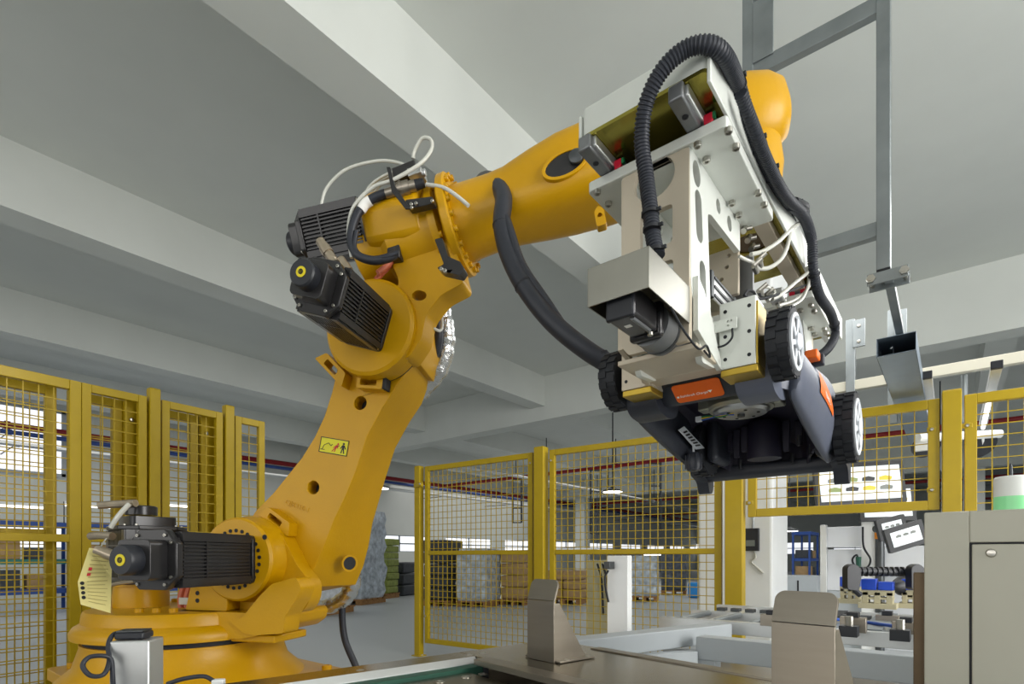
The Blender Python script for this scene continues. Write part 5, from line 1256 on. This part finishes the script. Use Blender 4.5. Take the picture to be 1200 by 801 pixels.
# monitor arm with screens
def screen(px, py, d, w_, h_, roll, tilt, label, small=False):
    c = at(px, py, d); ex = (RT * math.cos(roll) + Z_ * math.sin(roll)); up_ = (Z_ * math.cos(roll) - RT * math.sin(roll)); nz = ex.cross(up_)
    up_ = (up_ * math.cos(tilt) + nz * math.sin(tilt)).normalized(); nz = ex.cross(up_)
    root = thing('picture_board' if small else 'monitor', label, 'picture board' if small else 'monitor', c, 'framed pictures' if small else 'monitors over the line')
    q = MB(); q.plate([rrect(-w_ / 2, -h_ / 2, w_ / 2, h_ / 2, .01)], c - nz * .03, ex, up_, .03); q.build('bezel', 'frame_black', root, bevel=.003)
    q = MB(); q.plate([rrect(-w_ / 2 + .035, -h_ / 2 + .035, w_ / 2 - .035, h_ / 2 - .035, .003)], c + nz * .0005, ex, up_, .002); sc_ = q.build('display', 'screen_white', root)
    n = 4 if not small else 3
    for k in range(n):
        for r_ in range(2 if not small else 1):
            x = (k - (n - 1) / 2) * w_ * .19; y = (.10 - r_ * .22) * h_
            q = MB(); q.plate([rpoly([(x - w_ * .075, y - h_ * .05), (x + w_ * .06, y - h_ * .06), (x + w_ * .075, y + h_ * .02), (x, y + h_ * .06), (x - w_ * .07, y + h_ * .03)], .004, 2)], c + nz * .003, ex, up_, .001); q.build('shown_picture', ('screen_grey', 'picture_green', 'frame_black', 'wire_yellow')[(k + r_) % 4] if not small else 'screen_grey', sc_, smooth=0)
    q = MB(); q.cyl(c - nz * .03, c - nz * .20, .03, n=12); q.build('mount', 'dark_steel', root)
    return root
screen(1008, 566, 4.30, .71, .335, R_(3.5), R_(-4), 'large wide monitor seen through the short raised mesh panel')
screen(1040, 589, 4.55, .47, .30, R_(2), R_(-4), 'second monitor peeking out under the large one')
screen(1046, 618, 4.3, .23, .17, R_(14), 0, 'small black framed picture board left of its tilted neighbour', True)
screen(1062, 628, 4.0, .29, .18, R_(17), 0, 'tilted black framed picture board next to the cabinet corner', True)
ma = thing('monitor_stand', 'grey monitor stand pole with orange tape', 'monitor stand', V((at(1031, 652, 4.6).x, at(1031, 652, 4.6).y, 0)))
c = at(1031, 652, 4.6)
q = MB(); q.cyl(V((c.x, c.y, 0)), V((c.x, c.y, 1.75)), .035, n=14); q.build('pole', 'dark_steel', ma)
q = MB(); q.lathe([(.20, 0), (.20, .02), (.05, .03)], V((c.x, c.y, 0)), Z_, 20); q.build('pole_base', 'dark_steel', ma)
q = MB(); z_ = at(1031, 627, 4.6).z; q.cyl(V((c.x, c.y, z_ - .03)), V((c.x, c.y, z_ + .03)), .039, n=14); q.build('tape_band', 'tape_orange', ma)
q = MB(); q.cyl(V((c.x, c.y, 1.70)), at(1040, 589, 4.73), .025, n=10); q.build('arm', 'dark_steel', ma)
q = MB(); q.cyl(V((c.x, c.y, 1.72)), at(1008, 566, 4.48), .025, n=10); q.build('arm', 'dark_steel', ma)
# white tool balancer bar
tb = thing('balancer_bar', 'white horizontal tube with dark pulleys behind the right fence post', 'tool balancer', at(1120, 510, 3.9))
q = MB(); q.cyl(at(1076, 513, 3.9), at(1172, 508, 3.9), .03, n=16); q.build('bar', 'white_paint', tb)
for px in (1086, 1150):
    q = MB(); q.lathe([(.09, -.02), (.10, -.01), (.10, .01), (.09, .02)], at(px, 521, 3.95), (F_ + Z_ * .8).normalized(), 24); pu = q.build('pulley', 'black_plastic', tb)
    q = MB(); q.cyl(at(px, 521, 3.95), at(px, 510, 3.9), .02, n=10); q.build('pulley_strap', 'white_paint', pu)
q = MB(); q.mm(at(1080, 528, 3.92) - V((.04, .02, 0)), at(1080, 508, 3.92) + V((.04, .02, 0))); q.build('bar_bracket', 'white_paint', tb)
q = MB(); q.cyl(at(1130, 511, 3.9), V((at(1130, 511, 3.9).x, at(1130, 511, 3.9).y, pz)), .02, n=10); q.build('hanger_rod', 'galvanised', tb)
# control box on the white column, blue tray, lockers
c = onY(881, 632, 4.84)
kb_ = thing('control_box', 'black control box with hanging cables on the white column', 'control box', c)
q = MB(); q.box(c, (.12, .05, .19)); q.build('box_body', 'black_plastic', kb_, bevel=.004)
q = MB(); q.box(c + V((-.005, -.027, -.03)), (.07, .004, .05)); q.build('box_display', 'screen_grey', kb_)
q = MB(); q.tube([c + V((.02, 0, -.09)), c + V((.03, 0, -.15)), c + V((.0, 0, -.19)), c + V((.05, 0, -.24)), c + V((.09, 0, -.28))], .008, 8); q.build('box_cable', 'hose_clear', kb_, smooth=60)
q = MB(); q.cyl(c + V((.01, .0, .09)), c + V((.01, .0, .55)), .008, n=8); q.build('box_conduit', 'frame_grey', kb_)
p = at(928, 700, 4.6)
lk = thing('grey_locker', 'low pale grey locker with dark slots beside the column', 'locker', V((p.x, p.y + 1.5, 0)))
q = at(922, 660, 7.0); part(lk, 'locker_body', 'frame_grey', (q.x - .25, q.y, 0), (q.x + .35, q.y + .4, at(922, 674, 7.0).z))
for dx in (-.05, .12): part(lk, 'locker_slot', 'black_rubber', (q.x + dx, q.y - .004, .55), (q.x + dx + .02, q.y, .80))
q = at(925, 697, 5.2)
bt = thing('blue_tray', 'flat bright blue tray behind the near guide bracket', 'tray', V((q.x, q.y, at(925, 702, 5.2).z)))
zt_ = at(925, 702, 5.2).z
part(bt, 'tray_floor', 'bin_blue', (q.x - .22, q.y - .12, zt_), (q.x + .22, q.y + .12, zt_ + .01))
for a, b in (((-.22, -.13, 0), (.22, -.12, .07)), ((-.22, .12, 0), (.22, .13, .07)), ((-.23, -.12, 0), (-.22, .12, .07)), ((.22, -.12, 0), (.23, .12, .07))):
    part(bt, 'tray_side', 'bin_blue', (q.x + a[0], q.y + a[1], zt_), (q.x + b[0], q.y + b[1], zt_ + .07))
tb2 = thing('tray_table', 'small steel table carrying the blue tray', 'table', V((q.x, q.y, 0)))
part(tb2, 'table_top', 'frame_grey', (q.x - .35, q.y - .2, zt_ - .03), (q.x + .35, q.y + .2, zt_))
for sx_ in (-.32, .32):
    for sy_ in (-.17, .17): part(tb2, 'leg', 'frame_grey', (q.x + sx_ - .02, q.y + sy_ - .02, 0), (q.x + sx_ + .02, q.y + sy_ + .02, zt_ - .03))
# beige machine panel behind the fence mesh
q = at(700, 700, 6.2)
bm_ = thing('packing_machine', 'beige machine housing with black cables behind the wide mesh panel', 'machine', V((q.x, q.y, 0)))
part(bm_, 'housing', 'panel_beige', (q.x - .14, q.y, 0), (q.x + .14, q.y + .4, at(700, 656, 6.2).z), .01)
for px in (700, 706):
    w2 = MB(); w2.tube([at(px, 660, 6.05), at(px + 5, 680, 6.05), at(px + 7, 720, 6.05)], .012, 8); w2.build('machine_cable', 'black_rubber', bm_, smooth=60)
# ================================================================== the far hall: pipes, lamps, pallets
def pipe(p0, p1, r, mt, label, group, wall=None):
    o = thing('ceiling_pipe', label, 'pipe', p0, group); q = MB(); q.cyl(p0, p1, r, n=12); q.build('pipe_run', mt, o)
    L = (V(p1) - V(p0)).length; n = int(L / 4); d = (V(p1) - V(p0)).normalized()
    for k in range(1, n):
        c = V(p0) + d * (L * k / n); q = MB(); q.cyl(c - d * .05, c + d * .05, r * 1.25, n=12); q.build('coupling', mt, o)
        q = MB(); q.cyl(c, V((c.x, c.y, SLAB)) if wall is None else V((wall, c.y, c.z)), .015, n=6); q.build('hanger_rod', 'pipe_black', o)
for Y, lb in ((15.6, 'nearest red pipe crossing under the far hall ceiling'), (26.3, 'second red pipe crossing the far hall'), (36.0, 'farthest red pipe crossing the far hall')):
    pipe((-16.5, Y, 4.0), (12, Y, 4.0), .06, 'pipe_red', lb, 'red pipes across the far hall')
pipe((-16.2, -6, 4.0), (-16.2, 44, 4.0), .075, 'pipe_red', 'long red pipe running along the left wall', 'pipes along the left wall', -17)
pipe((-16.0, -6, 3.82), (-16.0, 44, 3.82), .05, 'pipe_blue', 'long blue pipe running under the red one at left wall', 'pipes along the left wall', -17)
pipe((-15.2, -6, 3.45), (-15.2, 44, 3.45), .05, 'aluminium', 'long silver pipe running below the blue one', 'pipes along the left wall', -17)
pipe((-10.5, 10.6, 3.6), (-10.5, 40, 3.6), .05, 'aluminium', 'silver conduit running into the far hall above the pallets', 'pipes along the left wall')
def pendant(p, label):
    o = thing('pendant_lamp', label, 'lamp', p, 'pendant lamps of the far hall')
    q = MB(); q.lathe([(.05, .14), (.10, .10), (.26, .04), (.28, .0), (.27, .0)], p, Z_, 24); q.build('lamp_shade', 'dark_steel', o)
    q = MB(); q.lathe([(.24, -.01), (.24, .015)], p, Z_, 24); q.build('lamp_glow', 'lamp_light', o)
    q = MB(); q.cyl(V(p) + V((0, 0, .12)), V((p[0], p[1], SLAB)), .018, n=8); q.build('lamp_rod', 'pipe_black', o)
pendant(at(718, 576, 14), 'pendant lamp hanging in the middle of the wide mesh panel')
pendant(at(925, 622, 17), 'small pendant lamp seen above the grey locker')
pendant(at(445, 572, 15), 'pendant lamp to the right of the robot arm')
# fluorescent trays
for k, (px0, px1, py, d, lb) in enumerate(((650, 700, 643, 22, 'left'), (712, 745, 645, 22, 'middle'), (755, 790, 648, 22, 'right'))):
    a, b = at(px0, py, d), at(px1, py, d); o = thing('tube_lamp', '%s one of three glowing tube lamps far behind the wide mesh panel' % lb, 'lamp', a, 'tube lamps of the far hall')
    q = MB(); q.bar(a, b, .16, .08, Z_); q.build('lamp_body', 'white_paint', o); q = MB(); q.bar(a - V((0, 0, .06)), b - V((0, 0, .06)), .10, .05, Z_); q.build('lamp_tube', 'tube_light', o)
    for c in (a, b): q = MB(); q.cyl(c, V((c.x, c.y, SLAB)), .015, n=6); q.build('hanger_rod', 'pipe_black', o)
# pallets with wrapped goods
def stack(px, py_b, w_, dpt, h_, mt, label, rows=5, wood=True, jit=.03, cat='pallet', nm='wrapped_pallet'):
    p = onZ(px, py_b, 0); o = thing(nm, label, cat, p, 'pallets of goods on the hall floor'); rz = Matrix.Rotation(YAW * .5, 3, 'Z')
    z0 = 0
    if wood:
        for s in (-1, 0, 1):
            q = MB(); q.box(p + rz @ V((s * w_ * .42, 0, .05)), (w_ * .12, dpt, .10), rz); q.build('pallet_runner', 'pallet_wood', o)
        for k in range(5):
            q = MB(); q.box(p + rz @ V((0, (k - 2) * dpt * .22, .115)), (w_, dpt * .16, .03), rz); q.build('pallet_board', 'pallet_wood', o)
        z0 = .13
    n = rows
    if mt.startswith('wrap'):
        gx, gz = 9, 12; q = MB(); loops_ = []
        for k in range(gz + 1):
            z = z0 + h_ * k / gz; ring_ = []
            for sgx, sgy, ax_, ay_ in ((-1, -1, 1, 0), (1, -1, 0, 1), (1, 1, -1, 0), (-1, 1, 0, -1)):
                for j in range(gx):
                    t_ = 2 * j / gx; lump = 1 + random.uniform(-.05, .045) + (.03 if k % 3 == 1 else 0) - (.05 if k in (0, gz) else 0)
                    ring_.append(p + rz @ V(((sgx + ax_ * t_) * w_ * .48 * lump, (sgy + ay_ * t_) * dpt * .48 * lump, z + random.uniform(-.02, .02) * (0 < k < gz))))
            loops_.append(ring_)
        q.loft(loops_); q.build('wrapped_load', mt, o, smooth=50); n = 0
    for k in range(n):
        hh = h_ / n; ww = w_ * (.96 + random.uniform(-jit, jit)); dd_ = dpt * (.96 + random.uniform(-jit, jit))
        cc_ = 2 if ww > .7 else 1
        for c_ in range(cc_):
            q = MB(); q.box(p + rz @ V(((c_ - (cc_ - 1) / 2) * ww / cc_ + random.uniform(-.02, .02), 0, z0 + hh * (k + .5))), (ww / cc_ * .985, dd_, hh * .96), rz @ Matrix.Rotation(random.uniform(-.03, .03), 3, 'Z'))
            q.build('packed_layer', mt, o, bevel=hh * .14, seg=2)
    return o
stack(412, 706, 1.3, 1.0, 2.05, 'wrap_clear', 'tall clear wrapped stack directly right of robot arm', 7)
stack(372, 718, 1.0, 1.0, .75, 'wrap_white', 'low white plastic sacks on a pallet below the robot arm', 4)
stack(451, 700, .55, .6, 1.45, 'sack_green', 'narrow stack of green sacks beside the wrapped stack', 8)
stack(474, 697, .45, .9, .95, 'crate_dark', 'dark crates stacked left of the thin fence post', 3, wood=False)
stack(520, 708, .66, .9, 1.35, 'crate_dark', 'dark crates behind the left of the narrow mesh panel', 5)
stack(562, 709, .74, .9, 1.15, 'wrap_clear', 'silver wrapped pallet in the middle of the narrow mesh panel', 6)
stack(608, 707, .62, .9, 1.10, 'carton', 'brown cartons on a pallet behind the right of narrow mesh panel', 4)
stack(664, 706, .9, .9, .65, 'carton', 'low brown carton pile behind the wide mesh panel', 3)
stack(790, 696, .7, .8, 1.1, 'wrap_dark', 'dark wrapped machines behind the right of the wide mesh panel', 3)
stack(816, 700, .45, .45, .42, 'bin_blue', 'blue bin beside the dark wrapped machines', 1, wood=False, nm='blue_bin', cat='bin')
stack(757, 703, .6, .8, 1.0, 'wrap_clear', 'grey wrapped machine stack right of the white upright', 4)
# benches and shelves behind the left fence
def shelf(px, d, w_, zt, mts, label):
    p = at(px, HORY, d); p.z = 0; o = thing('storage_rack', label, 'rack', p, 'racks along the left wall')
    for y in (-w_ / 2, w_ / 2):
        for x in (-.25, .25): part(o, 'rack_post', 'rack_blue', (p.x + x - .03, p.y + y - .03, 0), (p.x + x + .03, p.y + y + .03, zt))
    for k, z in enumerate((.35, .95, zt - .05)):
        part(o, 'rack_shelf', mts[k % len(mts)], (p.x - .3, p.y - w_ / 2, z), (p.x + .3, p.y + w_ / 2, z + .10))
    for k in range(int(w_ / .55)):
        for z in (.45, 1.05):
            y = p.y - w_ / 2 + .08 + k * .55; hh = random.uniform(.22, .4)
            part(o, 'stored_box', random.choice(('crate_dark', 'carton', 'rack_blue', 'crate_dark', 'wrap_dark')), (p.x - .2, y, z), (p.x + .25, y + .45, z + hh), .01)
shelf(30, 11.0, 1.3, 1.75, ('rack_blue', 'teal_paint', 'rack_blue'), 'blue storage rack with boxes behind the leftmost mesh panel')
shelf(130, 11.5, 1.3, 1.75, ('rack_blue', 'teal_paint', 'rack_blue'), 'blue storage rack with boxes behind the second mesh panel')
shelf(222, 12.5, 1.5, 1.75, ('rack_blue', 'teal_paint', 'rack_blue'), 'blue storage rack with boxes behind the tall posts')
for k, (px, lb) in enumerate(((20, 'leftmost long tube lamp above the blue racks'), (110, 'second long tube lamp above the blue racks'), (215, 'third long tube lamp above the blue racks'))):
    a = onX(px, 592, -15.6); o = thing('bench_lamp', lb, 'lamp', a, 'tube lamps above the racks')
    q = MB(); q.mm(a - V((.08, .55, 0)), a + V((.08, .55, .06))); q.build('lamp_body', 'white_paint', o)
    q = MB(); q.mm(a - V((.05, .52, .05)), a + V((.05, .52, 0))); q.build('lamp_tube', 'tube_light', o)
    for y in (-1.1, 1.1): q = MB(); q.cyl(a + V((0, y * .5, .05)), V((a.x, a.y + y * .5, 0)), .012, n=6); q.build('lamp_stand', 'pipe_black', o)
shelf(944, 19, 1.4, 1.9, ('rack_blue', 'rack_blue'), 'far blue rack seen between the column and the station')

# black hanging ladder trays of the far hall
for (px, py0, py1, d, lb) in ((606, 540, 612, 15, 'black hanging ladder tray behind the narrow mesh panel'), (698, 565, 625, 18, 'black hanging ladder tray left of the pendant lamp'), (768, 550, 622, 16, 'black hanging ladder tray right of the pendant lamp')):
    c0_ = onY(px, py1, 15.45); z1_ = 3.9
    o = thing('ladder_tray', lb, 'cable tray', c0_, 'hanging ladder trays')
    for s_ in (-.16, .16):
        q = MB(); q.bar(c0_ + RT * s_, V((c0_.x, c0_.y, 3.93)) + RT * s_, .05, .05); q.build('tray_upright', 'pipe_black', o)
    n_ = 4
    for k in range(n_):
        z_ = c0_.z + (z1_ - c0_.z) * k / (n_ - 1)
        q = MB(); q.bar(V((c0_.x, c0_.y, z_)) - RT * .16, V((c0_.x, c0_.y, z_)) + RT * .16, .04, .04); q.build('tray_rung', 'pipe_black', o)

for _o in list(SC.objects):
    if '_o' in _o: del _o['_o']
